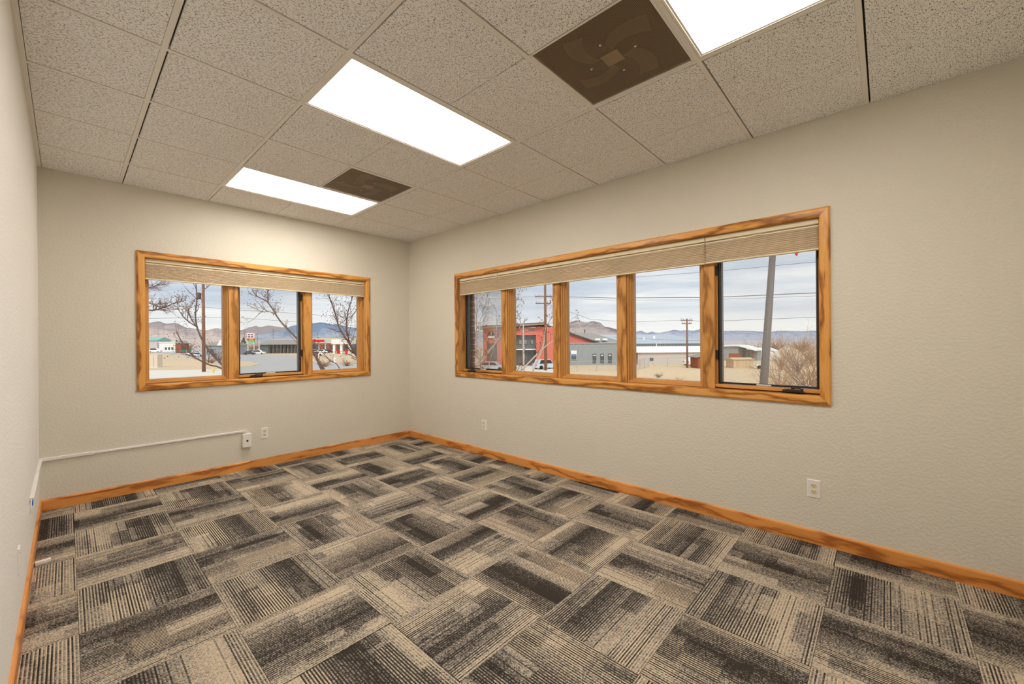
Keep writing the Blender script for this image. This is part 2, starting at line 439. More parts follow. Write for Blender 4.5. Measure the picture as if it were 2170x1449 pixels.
def carpet(a, b):
    x0, x1 = FX + a * CS, FX + (a + 1) * CS; y1, y0 = FY - b * CS, FY - (b + 1) * CS
    cx, cy = (x0 + x1) / 2, (y0 + y1) / 2; gp = 0.0005
    cx0, cx1 = max(x0 + gp, -WL + .001), min(x1 - gp, -.001); cy0, cy1 = max(y0 + gp, YB + .001), min(y1 - gp, -.001)
    if cx1 - cx0 < .01 or cy1 - cy0 < .01: return
    k = rc.random(), rc.random(), rc.random(), rc.randrange(2)
    k = TILE.get((a, b), k)
    ang = (math.pi / 2 if (a + b) % 2 == 0 else 0) + math.pi * k[3]
    Mr = T(cx, cy, 0) @ Matrix.Rotation(ang, 4, 'Z'); inv = Mr.inverted()
    p = inv @ Vector((cx0, cy0, 0)); q = inv @ Vector((cx1, cy1, 0))
    xa, xb = sorted((p.x, q.x)); ya, yb = sorted((p.y, q.y)); e = .0012
    mb = MB()
    mb.add([(xa, ya, -.006), (xb, ya, -.006), (xb, yb, -.006), (xa, yb, -.006), (xa, ya, -.0012), (xb, ya, -.0012), (xb, yb, -.0012), (xa, yb, -.0012),
            (xa + e, ya + e, 0), (xb - e, ya + e, 0), (xb - e, yb - e, 0), (xa + e, yb - e, 0)],
           [(0, 3, 2, 1), (0, 1, 5, 4), (1, 2, 6, 5), (2, 3, 7, 6), (3, 0, 4, 7), (4, 5, 9, 8), (5, 6, 10, 9), (6, 7, 11, 10), (7, 4, 8, 11), (8, 9, 10, 11)])
    o = mb.build('carpet_tile', M_CARPET, Mr, fl); o.color = (k[0], k[1], k[2], 1)
for b in range(12):
    for a in range(8): carpet(a, b)
o = MB().box(-WL - 1.5, YB, -.006, -WL - .0005, -3.2, -.001).build('hall_carpet', plain('hall_carpet_pile', (0.2, 0.17, 0.14, 1), 0.95, 0.05, var=.3, scale=60), None, fl)

# suspended ceiling
TG = 0.6096; GX, GY = 0.4729, 0.5462
cx_lines = [-WL] + [-GX - (5 - c) * TG for c in range(1, 6)] + [0.0]
ry_lines = [0.0] + [-GY - r * TG for r in range(0, 9)]
ry_lines = [y for y in ry_lines if y > YB + .02] + [YB]
fat = {1: .0125, 2: .0125, 4: .0125}
lights = [(2, 4, 1), (2, 4, 4), (2, 4, 7)]; grilles = [(3, 2), (3, 6)]
skip = {(c, r) for (a, b_, r) in lights for c in range(a, b_)} | set(grilles)
for r in range(len(ry_lines) - 1):
    for c in range(6):
        if (c, r) in skip: continue
        xa, xb = cx_lines[c], cx_lines[c + 1]; ya, yb = ry_lines[r + 1], ry_lines[r]
        xa += .024 if c == 0 else (fat[c] + .0075 if c in fat else .0022); xb -= .0 if c == 5 else fat.get(c + 1, .0022)
        ya += .0115 if r < len(ry_lines) - 2 else 0; yb -= .0 if r == 0 else .0190
        cx, cy = (xa + xb) / 2, (ya + yb) / 2; hx, hy = (xb - xa) / 2, (yb - ya) / 2; e = .002
        mb = MB().add([(-hx, -hy, .015), (hx, -hy, .015), (hx, hy, .015), (-hx, hy, .015), (-hx, -hy, e), (hx, -hy, e), (hx, hy, e), (-hx, hy, e),
                       (-hx + e, -hy + e, 0), (hx - e, -hy + e, 0), (hx - e, hy - e, 0), (-hx + e, hy - e, 0)],
                      [(0, 1, 2, 3), (0, 4, 5, 1), (1, 5, 6, 2), (2, 6, 7, 3), (3, 7, 4, 0), (4, 8, 9, 5), (5, 9, 10, 6), (6, 10, 11, 7), (7, 11, 8, 4), (8, 11, 10, 9)])
        mb.build('ceiling_tile', M_CEIL, T(cx, cy, H), cl_)
for y in ry_lines[1:-1]:
    MB().box(-WL / 2, -.0112, .0, WL / 2, .0112, .02).build('cross_tee', M_TEE, T(-WL / 2, y, H), cl_)
for c in (1, 2, 4):
    MB().box(-.0118, YB / 2, -.0006, .0118, -YB / 2, .02).build('main_tee', M_TEE, T(cx_lines[c], YB / 2, H), cl_)
MB().box(0, YB, -.001, .022, 0, .02).build('wall_angle', M_TEE, T(-WL, 0, H), cl_)

# lit troffers
where = {1: 'nearest the far wall', 4: 'in the middle of the ceiling', 7: 'at the top edge, cut off by the picture'}
for (ca, cb, r) in lights:
    xa, xb = cx_lines[ca] + .0125, cx_lines[cb] - .0125; ya, yb = ry_lines[r + 1] + .0118, ry_lines[r] - .0118
    cx, cy = (xa + xb) / 2, (ya + yb) / 2; hx, hy = (xb - xa) / 2, (yb - ya) / 2
    t_ = empty('ceiling_light', (cx, cy, H), 'lit rectangular ceiling light panel ' + where[r], 'ceiling light', 'recessed ceiling lights')
    MB().ring(-hx, hx, -hy, hy, [(0, .018), (0, .002), (.010, .0), (.012, .003), (.020, .003), (.022, .008), (.022, .018)]).build('door_frame', M_TEE, T(cx, cy, H), t_)
    MB().box(-hx + .021, -hy + .021, .006, hx - .021, hy - .021, .009).build('lens', M_LENS, T(cx, cy, H), t_)

# perforated air diffusers
for gi, (c, r) in enumerate(grilles):
    xa, xb = cx_lines[c] + .0022, cx_lines[c + 1] - .0125; ya, yb = ry_lines[r + 1] + .0118, ry_lines[r] - .0118
    cx, cy = (xa + xb) / 2, (ya + yb) / 2; hx, hy = (xb - xa) / 2, (yb - ya) / 2; Mg = T(cx, cy, H)
    t_ = empty('air_diffuser', Mg, ('small-looking brown perforated ceiling vent next to the farthest light panel', 'large brown perforated ceiling vent beside the top-edge light panel')[gi], 'vent', 'perforated ceiling air diffusers')
    MB().ring(-hx, hx, -hy, hy, [(0, .012), (0, .0), (.010, .0), (.012, .004), (.012, .012)]).build('frame', M_TEE, Mg, t_)
    MB().add([(-hx + .011, -hy + .011, .003), (hx - .011, -hy + .011, .003), (hx - .011, hy - .011, .003), (-hx + .011, hy - .011, .003)], [(0, 1, 2, 3)]).build('perforated_face', M_GRILLE, Mg, t_)
    MB().box(-hx + .01, -hy + .01, .0185, hx - .01, hy - .01, .021).build('housing', M_PLENUM, Mg, t_)
    for k in range(4):
        a = math.pi / 2 * k + .5; mb = MB()
        pts = [(0.05 + .17 * q / 8, a + .9 * q / 8) for q in range(9)]
        for i in range(8):
            (r0, a0), (r1_, a1) = pts[i], pts[i + 1]
            P0 = (r0 * math.cos(a0), r0 * math.sin(a0)); P1 = (r1_ * math.cos(a1), r1_ * math.sin(a1))
            Q0 = ((r0 + .05) * math.cos(a0 - .35), (r0 + .05) * math.sin(a0 - .35)); Q1 = ((r1_ + .05) * math.cos(a1 - .35), (r1_ + .05) * math.sin(a1 - .35))
            mb.add([(P0[0], P0[1], .0045), (P1[0], P1[1], .0045), (Q1[0], Q1[1], .012), (Q0[0], Q0[1], .012)], [(0, 1, 2, 3)])
        mb.build('vane', M_VANE, Mg, t_)
        sc_ = MB().lathe([(.006, .003), (.006, .001), (.003, .0)], 8).build('screw', M_STEEL, Mg @ T(.12 * math.cos(math.pi / 2 * k), .12 * math.sin(math.pi / 2 * k), -.0005), t_)
    MB().box(-.045, -.045, .0015, .045, .045, .0028).build('center_plate', plain('brown_plate', (0.30, 0.22, 0.135, 1), 0.5) if gi == 0 else bpy.data.materials['brown_plate'], Mg @ Matrix.Rotation(math.pi / 4 * 0, 4, 'Z'), t_)

# baseboards (length along local X)
def baseboard(name, M, L):
    mb = MB(); h, th = .086, .013
    prof = [(0, 0), (th, 0), (th, h - .010), (th - .003, h - .004), (th - .008, h), (0, h)]
    vs = [(x, p[1], p[0]) for x in (-L / 2, L / 2) for p in prof]; n = len(prof)
    mb.add(vs, [tuple(range(n)), tuple(range(2 * n - 1, n - 1, -1))] + [(i, (i + 1) % n, n + (i + 1) % n, n + i) for i in range(n)])
    o = mb.build(name, M_OAK_BASE, M); tag(o, kind='structure')
baseboard('baseboard_back', on_back(-WL / 2, 0), WL - .001)
baseboard('baseboard_right', on_right(YB / 2, 0), -YB - .028)
baseboard('baseboard_left', on_left(-2.19, 0), 4.34)
baseboard('baseboard_front', frame((-WL / 2, YB, 0), (-1, 0, 0), (0, 0, 1), (0, 1, 0)), WL - .03)

# ------------------------------------------------------------------ windows
def miter_board(name, W, h, t, M, parent):
    """casing board: long outer edge at y=h, mitred ends, X along the grain"""
    mb = MB(); hw = W / 2
    prof = [(0, 0, .010), (.004, .0, .015), (.012, 0, .018), (h - .008, 0, .018), (h, 0, .013)]
    low = []; top = []
    ys = [0, .005, .012, h - .010, h]; zs = [.011, .0165, .018, .018, .012]
    for s_ in (-1, 1):
        for y, z in zip(ys, zs): top.append((s_ * (hw + y), y, z))
        for y in (h, 0): top.append((s_ * (hw + y), y, -.001))
    n = 7
    mb.add(top, [tuple(range(n)), tuple(range(2 * n - 1, n - 1, -1))] + [(i, (i + 1) % n, n + (i + 1) % n, n + i) for i in range(n)])
    return mb.build(name, M_OAK, M, parent)
def rotZ(a): return Matrix.Rotation(a, 4, 'Z')
def build_window(name, M, W, Hh, mulls, casement):
    """M: local frame at the lower left corner of the opening"""
    w_ = empty(name, M, kind='structure')
    cw = .057; hp = math.pi / 2
    miter_board('casing_board', W, cw, .018, M @ T(W / 2, Hh, 0), w_)
    miter_board('casing_board', W, cw, .018, M @ T(W / 2, 0, 0) @ rotZ(math.pi), w_)
    miter_board('casing_board', Hh, cw, .018, M @ T(0, Hh / 2, 0) @ rotZ(hp), w_)
    miter_board('casing_board', Hh, cw, .018, M @ T(W, Hh / 2, 0) @ rotZ(-hp), w_)
    D = TH
    MB().box(-W / 2, -.0115, -D, W / 2, 0, 0).build('sill_board', M_OAK_SASH, M @ T(W / 2, 0, 0), w_)
    MB().box(-W / 2, -.0115, -D, W / 2, 0, 0).build('head_jamb', M_OAK_SASH, M @ T(W / 2, Hh, 0) @ rotZ(math.pi), w_)
    MB().box(-Hh / 2, -.0115, -D, Hh / 2, 0, 0).build('side_jamb', M_OAK_SASH, M @ T(W, Hh / 2, 0) @ rotZ(hp), w_)
    MB().box(-Hh / 2, -.0115, -D, Hh / 2, 0, 0).build('side_jamb', M_OAK_SASH, M @ T(0, Hh / 2, 0) @ rotZ(-hp), w_)
    mw = .043
    for mx in mulls:
        MB().box(-Hh / 2, -mw, -D + .002, Hh / 2, mw, -.058).build('mullion', M_OAK_SASH, M @ T(mx, Hh / 2, 0) @ rotZ(hp), w_, bevel=.002)
    edges = [0.0] + [e for mx in mulls for e in (mx - mw, mx + mw)] + [W]
    for k in range(len(edges) // 2):
        x0, x1 = edges[2 * k], edges[2 * k + 1]; wd_ = x1 - x0; xc = (x0 + x1) / 2
        Mu = M @ T(xc, Hh / 2, 0); hx, hy = wd_ / 2 - .0008, Hh / 2 - .0008
        if k in casement:
            # oak stop, black screen frame, mesh, sash and pane behind it
            MB().ring(-hx, hx, -hy, hy, [(0, -.116), (0, -.100), (.012, -.098), (.012, -.116)]).build('stop_frame', M_SASH, Mu, w_)
            MB().box(-hx + .001, -.012, -.115, hx - .001, .012, -.060).build('stop_rail', M_OAK_SASH, Mu @ T(0, -hy + .020, 0), w_, bevel=.002)
            sy0 = -hy + .034
            sf = MB().ring(-hx + .012, hx - .012, sy0, hy - .012, [(0, -.118), (0, -.103), (.010, -.102), (.012, -.118)]).build('screen_frame', M_BLACK, Mu, w_)
            MB().add([(-hx + .02, sy0 + .008, -.113), (hx - .02, sy0 + .008, -.113), (hx - .02, hy - .02, -.113), (-hx + .02, hy - .02, -.113)], [(0, 1, 2, 3)]).build('screen_mesh', M_SCREEN, Mu, sf)
            MB().box(-.045, -.004, 0, .045, .004, .001).build('sticker', M_WHITE, Mu @ T(-.01, sy0 + .005, -.1022), sf)
            MB().ring(-hx, hx, -hy, hy, [(0, -.168), (0, -.130), (.022, -.128), (.030, -.132), (.032, -.168)]).build('sash', M_BRONZE, Mu, w_)
            MB().box(-hx + .031, -hy + .031, -.150, hx - .031, hy - .031, -.144).build('pane', M_GLASS, Mu, w_)
            sd = casement[k]
            for hyy in (-hy + .25, hy - .25):
                hg = MB().box(-.007, -.035, -.098, .007, .035, -.082).build('hinge', M_BRONZE, Mu @ T(sd * (hx - .007), hyy, 0), w_, bevel=.002)
        else:
            MB().ring(-hx, hx, -hy, hy, [(0, -.168), (0, -.074), (.003, -.072), (.011, -.072), (.013, -.075), (.0135, -.093), (.015, -.095), (.024, -.095), (.026, -.098), (.0265, -.114), (.028, -.116), (.036, -.117), (.038, -.122), (.038, -.168)]).build('sash', M_SASH, Mu, w_)
            MB().box(-hx + .037, -hy + .037, -.142, hx - .037, hy - .037, -.136).build('pane', M_GLASS, Mu, w_)
    return w_
def crank(M, label):
    t_ = empty('window_crank', M, label, 'crank', 'casement window cranks')
    MB().prism([(-.060, 0), (.060, 0), (.055, .017), (.030, .022), (-.030, .022), (-.055, .017)], 0, .024).build('cover', M_BRONZE, M, t_, bevel=.003)
    MB().lathe([(.011, .0), (.011, .010), (.008, .014)], 12).build('hub', M_BRONZE, M @ T(0, .020, .012) @ Matrix.Rotation(-math.pi / 2, 4, 'X'), t_, smooth=False)
    MB().tube([(0, .032, .014), (.02, .031, .020), (.048, .026, .026)], [.0055, .005, .004], 8).build('handle', M_BRONZE, M, t_, smooth=True)
    MB().lathe([(.004, -.008), (.008, -.006), (.008, .006), (.004, .008)], 10).build('knob', M_BRONZE, M @ T(.052, .025, .027), t_)

MA = on_back(AX0, AZ0); MBm = on_right(BY0, BZ0)
win1 = build_window('window_1', MA, AX1 - AX0, AZ1 - AZ0, [0.687, 1.412], {1: 1})
win2 = build_window('window_2', MBm, BY0 - BY1, BZ1 - BZ0, [0.713, 1.432, 2.138, 2.853], {0: 1, 4: -1})
crank(MA @ T(.885, .009, -.056), 'dark bronze crank handle on the three-pane window sill')
crank(MBm @ T(.185, .009, -.056), 'dark bronze crank handle at the corner end of the five-pane window')
crank(MBm @ T(3.384, .009, -.056), 'large-looking dark bronze crank handle at the near end of the five-pane window')

def shade(M, x0, x1, drop, top, label):
    """cellular shade in the window's own frame"""
    L = x1 - x0; Mo = M @ T((x0 + x1) / 2, top, -.036)
    t_ = empty('cellular_shade', Mo, label, 'window shade', 'raised cellular shades')
    MB().box(-L / 2, -.034, -.018, L / 2, 0, .020).build('headrail', M_CREAM, Mo, t_, bevel=.003)
    MB().box(-L / 2, -.052, -.012, L / 2, -.041, .014).build('top_rail', M_CREAM, Mo, t_, bevel=.002)
    n = 11; y0 = -.052; y1 = -drop + .012; mb = MB(); st = (y0 - y1) / n
    fr = []
    for i in range(n):
        fr += [(y0 - i * st, .006), (y0 - (i + .25) * st, .014), (y0 - (i + .5) * st, .017), (y0 - (i + .75) * st, .014)]
    fr.append((y1, .006)); bk = [(y, -z) for (y, z) in reversed(fr)]
    loop = fr + bk; m = len(loop)
    mb.add([(-L / 2 + .002, y, z) for y, z in loop] + [(L / 2 - .002, y, z) for y, z in loop],
           [(i, (i + 1) % m, m + (i + 1) % m, m + i) for i in range(m)])
    mb.build('pleated_fabric', M_SHADE, Mo, t_)
    MB().box(-L / 2, -drop, -.013, L / 2, -drop + .012, .015).build('bottom_rail', M_CREAM, Mo, t_, bevel=.002)
    for yy in (-.045, -drop + .006):
        MB().prism([(-.03, -.004), (.03, -.004), (.022, .005), (-.022, .005)], .012, .021).build('pull_tab', M_CREAM, Mo @ T(0, yy, 0), t_)
WA = AX1 - AX0; WB = BY0 - BY1; HA = AZ1 - AZ0; HB = BZ1 - BZ0
shade(MA, .004, WA - .004, .190, HA - .001, 'raised cream cellular shade across the three-pane window')
shade(MBm, .004, .654, .205, HB - .001, 'raised cream cellular shade, shortest one at the corner end of the five-pane window')
shade(MBm, .658, 2.842, .202, HB - .001, 'raised cream cellular shade, longest one over the middle of the five-pane window')
shade(MBm, 2.846, WB - .004, .200, HB - .001, 'raised cream cellular shade at the near end of the five-pane window')

# ------------------------------------------------------------------ outlets, raceway
def outlet(M, label, parts=True):
    t_ = empty('wall_outlet', M, label, 'outlet', 'white duplex wall outlets')
    MB().ring(-.035, .035, -.0575, .0575, [(0, 0), (.001, .004), (.004, .0062), (.034, .0062)], close=False).build('cover_plate', M_WHITE, M, t_)
    for sy in (.0195, -.0195):
        ns = 20; poly = []
        for j in range(ns):
            a = 2 * math.pi * j / ns; poly.append((.0172 * math.cos(a), max(-.0135, min(.0135, .0172 * math.sin(a)))))
        rc_ = MB().prism(poly, .004, .0085).build('receptacle', M_IVORY, M @ T(0, sy, 0), t_)
        MB().box(-.0075, .000, .0080, -.0050, .0085, .0088).build('slot', M_SLOT, M @ T(0, sy, 0), rc_)
        MB().box(.0050, .001, .0080, .0070, .0080, .0088).build('slot', M_SLOT, M @ T(0, sy, 0), rc_)
        MB().lathe([(.0028, .0080), (.0028, .0088)], 8).build('ground_hole', M_SLOT, M @ T(0, sy - .0065, 0), rc_)
    MB().lathe([(.003, .006), (.003, .0072)], 8).build('screw', M_WHITE, M, t_)
outlet(on_back(-1.809, .352), 'white wall outlet beside the surface-mounted jack box')
outlet(on_right(-1.490, .355), 'white wall outlet under the corner end of the five-pane window')
outlet(on_right(-4.547, .349), 'large-looking white wall outlet under the near end of the five-pane window')
t_ = empty('blank_plate', on_left(-2.066, .355), 'thin white wall plate seen edge-on on the left wall', 'wall plate')
MB().ring(-.035, .035, -.0575, .0575, [(0, 0), (.001, .004), (.004, .0062), (.034, .0062)], close=False).build('cover_plate', M_WHITE, WM[t_.name], t_)
for sy in (.03, -.03): MB().lathe([(.003, .006), (.003, .0075)], 8).build('screw', M_STEEL, WM[t_.name] @ T(0, sy, 0), t_)

def channel(L, h, d):
    return MB().add([(x, y, z) for x in (0, L) for (y, z) in ((-h / 2, 0), (-h / 2, d * .7), (-h / 2 + .003, d), (h / 2 - .003, d), (h / 2, d * .7), (h / 2, 0))],
                    [(0, 1, 2, 3, 4, 5), (11, 10, 9, 8, 7, 6)] + [(i, (i + 1) % 6, 6 + (i + 1) % 6, 6 + i) for i in range(6)])
Mr = on_back(-WL, .402)
rw = empty('cable_raceway', Mr, 'white plastic cable raceway running low along two walls to a jack box', 'raceway')
channel(.285, .026, .017).build('channel', M_WHITE, Mr, rw)
channel(1.09, .019, .013).build('channel', M_WHITE, Mr @ T(.283, 0, 0), rw)
MB().box(-.012, -.0145, 0, .012, .0145, .0185).build('coupling', M_WHITE, Mr @ T(.285, 0, 0), rw, bevel=.002)
MB().box(0, -.013, 0, .036, .013, .018).build('end_fitting', M_WHITE, Mr @ T(1.366, 0, 0), rw, bevel=.003)
bx_ = MB().box(-.040, -.070, 0, .040, .070, .045).build('jack_box', M_WHITE, on_back(-1.979, .308), rw, bevel=.005)
MB().box(-.009, -.009, .044, .009, .009, .0462).build('jack', M_SLOT, on_back(-1.979, .306), bx_)
MB().box(-.003, .028, .044, .003, .033, .0458).build('screw', M_STEEL, on_back(-1.979, .306), bx_)
Ml = on_left(-1.22, .402)
channel(1.20, .024, .016).build('channel', M_WHITE, Ml, rw)
MB().box(-.012, -.0135, 0, .012, .0135, .0175).build('coupling', M_WHITE, Ml @ T(.72, 0, 0), rw, bevel=.002)
MB().box(-.026, -.014, 0, .0, .014, .0185).build('corner_fitting', M_WHITE, on_left(-.001, .402), rw, bevel=.003)
Mk = on_left(-1.22, .402)
MB().tube([(.01, 0, .008), (-.02, 0, .010), (-.034, -.006, .012), (-.040, -.022, .011)], .0032, 8).build('blue_cable', M_BLUE, Mk, rw, smooth=True)
MB().tube([(.01, .004, .006), (-.03, .003, .007), (-.062, -.02, .008), (-.072, -.06, .006)], .0025, 8).build('white_cable', M_WHITE, Mk, rw, smooth=True)
# loose raceway fitting on the carpet
Mf = T(-3.338, -1.174, 0) @ Matrix.Rotation(.12, 4, 'Z')
t_ = empty('loose_fitting', Mf, 'small loose white plastic fitting lying on the carpet by the left baseboard', 'plastic fitting')
MB().box(-.027, -.016, 0, .012, .016, .020).build('body', M_WHITE, Mf, t_, bevel=.003)
MB().prism([(.010, -.013), (.038, -.004), (.038, .022), (.010, .016)], 0, .018).build('elbow', M_WHITE, Mf, t_, bevel=.003)

# ================================================================== the view outside
from mathutils import noise as mnoise
GZ = -3.2
def at(u, v, d): return CAM + d * (FW + R2 * ((u - 1085) / FPX) - U2 * ((v - 724.5) / FPX))
def gp(u, d):
    p = at(u, 724.5, d); p.z = GZ; return p
def gnd(u, v):
    r = FW + R2 * ((u - 1085) / FPX) - U2 * ((v - 724.5) / FPX); k = (GZ - CAM.z) / r.z
    return CAM + r * k
def fac(u0, d0, u1, d1):
    """frame with X along a facade (left to right as seen from the room), Y away, Z up; and its length"""
    A, B = gp(u0, d0), gp(u1, d1); X = (B - A).normalized(); Z = Vector((0, 0, 1)); Y = Z.cross(X)
    return frame(A, X, Y, Z), (B - A).length
def hgt(v, u, d): return at(u, v, d).z - GZ

def ground_mat():
    m, t = mat('dry_grass_ground')
    tcn = t.n('ShaderNodeTexCoord').outputs['Object']
    a = t.noise(t.map(tcn, scale=(.05, .05, .05)), 1.0, 5, 0.6); b = t.noise(tcn, 1.6, 4, 0.7); c_ = t.noise(t.map(tcn, scale=(.004, .004, .004)), 1.0, 4, 0.6)
    c = t.mixc(a, lin(214, 186, 148), lin(232, 210, 176))
    c = t.mixc(t.ramp(b, [(.45, g(0)), (.75, g(.6))]), c, lin(176, 148, 112))
    c = t.mixc(t.ramp(c_, [(.42, g(0)), (.6, g(.45))]), c, lin(196, 182, 168))
    finish(t, c, 0.95, spec=0.05)
    return m
M_GRASS = ground_mat()
M_ROAD = plain('asphalt', lin(186, 184, 182), 0.9, 0.1, var=.08, scale=.6)
M_WALK = plain('concrete', lin(226, 220, 208), 0.9, 0.1, var=.06, scale=1.0)
far = [(math.sin(a) , math.cos(a)) for a in [math.radians(x) for x in range(-12, 118, 5)]]
o = MB().add([(x * 330 - 3, y * 330 - 5, 0) for x, y in far] + [(x * 9500 - 3, y * 9500 - 5, 0) for x, y in far], [(i, i + 1, len(far) + i + 1, len(far) + i) for i in range(len(far) - 1)]).build('hazy_plain', plain('haze_tinted_ground', lin(196, 188, 186), .95, .05, var=.12, scale=.004), T(0, 0, GZ + .05)); tag(o, kind='structure')  # distant ground, with the lavender-grey haze put into its colour
o = MB().add([(-9000, -300, 0), (12000, -300, 0), (12000, 12000, 0), (-9000, 12000, 0)], [(0, 1, 2, 3)]).build('ground', M_GRASS, T(0, 0, GZ)); tag(o, kind='structure')
def patch(name, pix, mt, dz):
    P = [gnd(u, v) for u, v in pix]; c = P[0]
    o = MB().prism([(p.x - c.x, p.y - c.y) for p in P], -.3, dz).build(name, mt, T(c.x, c.y, GZ)); tag(o, kind='structure'); return o
patch('road', [(270, 745.5), (316, 746), (380, 752), (440, 764), (470, 776), (480, 860), (860, 860), (800, 763), (640, 755), (511, 749), (400, 742), (270, 740)], M_ROAD, .03)
patch('sidewalk', [(250, 870), (478, 870), (474, 783), (250, 786)], M_WALK, .05)
patch('traffic_island', [(470, 781), (530, 777), (553, 771.5), (530, 767), (470, 763)], M_GRASS, .10)
patch('grass_verge', [(655, 767), (790, 772), (790, 763), (655, 757.5)], M_GRASS, .09)
patch('parking_lot', [(960, 840), (1196, 812), (1204, 777), (960, 771)], M_WALK, .03)

# ---- mountains
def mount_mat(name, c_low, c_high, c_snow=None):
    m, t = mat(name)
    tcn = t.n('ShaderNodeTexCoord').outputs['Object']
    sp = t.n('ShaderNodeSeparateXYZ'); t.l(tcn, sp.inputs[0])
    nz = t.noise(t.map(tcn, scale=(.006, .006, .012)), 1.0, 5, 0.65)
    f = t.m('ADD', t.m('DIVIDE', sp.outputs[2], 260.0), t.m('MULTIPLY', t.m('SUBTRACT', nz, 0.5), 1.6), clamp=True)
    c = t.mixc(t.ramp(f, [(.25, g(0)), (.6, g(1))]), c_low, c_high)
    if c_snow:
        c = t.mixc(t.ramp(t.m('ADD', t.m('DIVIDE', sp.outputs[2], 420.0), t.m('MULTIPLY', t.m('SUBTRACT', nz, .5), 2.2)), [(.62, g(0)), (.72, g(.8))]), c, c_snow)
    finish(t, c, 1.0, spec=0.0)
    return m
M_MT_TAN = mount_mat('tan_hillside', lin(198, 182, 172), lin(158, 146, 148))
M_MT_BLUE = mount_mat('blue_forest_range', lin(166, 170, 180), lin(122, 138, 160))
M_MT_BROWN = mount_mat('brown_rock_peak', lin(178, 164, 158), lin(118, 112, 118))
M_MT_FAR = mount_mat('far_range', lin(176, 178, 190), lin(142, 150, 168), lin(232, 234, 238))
def mountain(name, label, prof, dist, mt, seed):
    us = []; u = prof[0][0]
    while u <= prof[-1][0]:
        us.append(u); u += 1.6
    base = gp((prof[0][0] + prof[-1][0]) / 2, dist * .8); rows = 11; vs = []; fs = []
    for i, u in enumerate(us):
        for (a, b) in zip(prof[:-1], prof[1:]):
            if a[0] <= u <= b[0]:
                k = (u - a[0]) / (b[0] - a[0]); k = k * k * (3 - 2 * k); v = a[1] + (b[1] - a[1]) * k
        v += mnoise.noise(Vector((u * .22, seed, 0))) * .9 + mnoise.noise(Vector((u * .7, seed, 3))) * .35
        hc = max(3, hgt(v, u, dist))
        for r in range(rows + 3):
            if r <= rows:
                t_ = r / rows; dd = dist * (.87 + .13 * t_)
                hh = hc * (t_ ** 1.5) * (1 + .15 * mnoise.noise(Vector((u * .13 + t_ * .8, t_ * 2.3, seed + 7))) * (1 - t_) * 2)
            else:
                t_ = (r - rows) / 2; dd = dist * (1 + .06 * t_); hh = hc * (1 - t_)
            p = gp(u, dd); vs.append((p.x - base.x, p.y - base.y, hh - 2))
    n = rows + 3
    for i in range(len(us) - 1):
        for r in range(n - 1): fs.append((i * n + r, (i + 1) * n + r, (i + 1) * n + r + 1, i * n + r + 1))
    o = MB().add(vs, fs).build(name, mt, T(base.x, base.y, GZ), smooth=True); tag(o, label, 'mountain', 'mountains on the skyline'); return o
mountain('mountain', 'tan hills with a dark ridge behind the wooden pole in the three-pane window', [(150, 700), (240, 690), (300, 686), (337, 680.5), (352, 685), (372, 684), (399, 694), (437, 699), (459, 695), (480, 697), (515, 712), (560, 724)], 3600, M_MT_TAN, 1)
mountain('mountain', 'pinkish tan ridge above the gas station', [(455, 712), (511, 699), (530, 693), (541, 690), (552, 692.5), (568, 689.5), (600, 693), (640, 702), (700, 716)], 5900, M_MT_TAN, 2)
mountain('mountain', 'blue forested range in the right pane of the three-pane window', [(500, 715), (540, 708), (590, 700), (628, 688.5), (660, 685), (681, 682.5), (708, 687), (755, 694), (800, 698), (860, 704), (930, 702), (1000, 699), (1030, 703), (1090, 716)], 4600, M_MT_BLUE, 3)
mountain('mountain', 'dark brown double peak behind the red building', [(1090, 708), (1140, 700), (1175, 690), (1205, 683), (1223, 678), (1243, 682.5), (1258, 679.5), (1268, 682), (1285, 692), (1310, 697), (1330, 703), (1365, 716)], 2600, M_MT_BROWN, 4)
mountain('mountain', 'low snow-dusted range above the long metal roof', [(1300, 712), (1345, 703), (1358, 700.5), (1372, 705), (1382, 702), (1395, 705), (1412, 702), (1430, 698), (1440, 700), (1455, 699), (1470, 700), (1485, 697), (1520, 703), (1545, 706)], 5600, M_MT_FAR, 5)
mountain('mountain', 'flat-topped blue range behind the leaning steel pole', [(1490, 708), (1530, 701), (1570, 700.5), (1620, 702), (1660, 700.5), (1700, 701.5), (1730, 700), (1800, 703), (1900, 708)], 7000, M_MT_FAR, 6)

# ---- shared outdoor materials
M_POLE = plain('weathered_pole_wood', lin(140, 104, 84), 0.85, 0.1, var=.25, scale=3)
M_WIRE = plain('power_cable', lin(120, 124, 132), 0.7, 0.2)
M_REDCLAD = plain('red_cladding', lin(216, 120, 104), 0.6, 0.2, var=.05, scale=.8)
M_GREYCLAD = plain('grey_corrugated_cladding', lin(158, 162, 164), 0.6, 0.2, var=.05, scale=1.0)
M_DKGREY = plain('dark_grey_panel', lin(104, 112, 116), 0.6, 0.2)
M_ROOFEDGE = plain('taupe_roof_fascia', lin(158, 140, 118), 0.6, 0.2)
M_ROOFTOP = plain('charcoal_roof_edge', lin(84, 84, 84), 0.6, 0.2)
M_TAUPE = plain('taupe_shingle', lin(158, 154, 148), 0.8, 0.1, var=.06, scale=1)
M_METALROOF = plain('blue_grey_metal_roof', lin(204, 212, 218), 0.5, 0.3, var=.04, scale=.3)
M_WHITEROOF = plain('white_metal_roof', lin(244, 243, 240), 0.5, 0.3)
M_BEIGEW = plain('beige_siding', lin(204, 196, 190), 0.7, 0.2, var=.04, scale=.8)
M_WHITEW = plain('white_siding', lin(240, 238, 232), 0.7, 0.2)
M_OLIVE = plain('olive_grey_wall', lin(140, 144, 140), 0.7, 0.2)
M_WINDK = plain('dark_window_glass', lin(86, 96, 100), 0.15, 0.5)
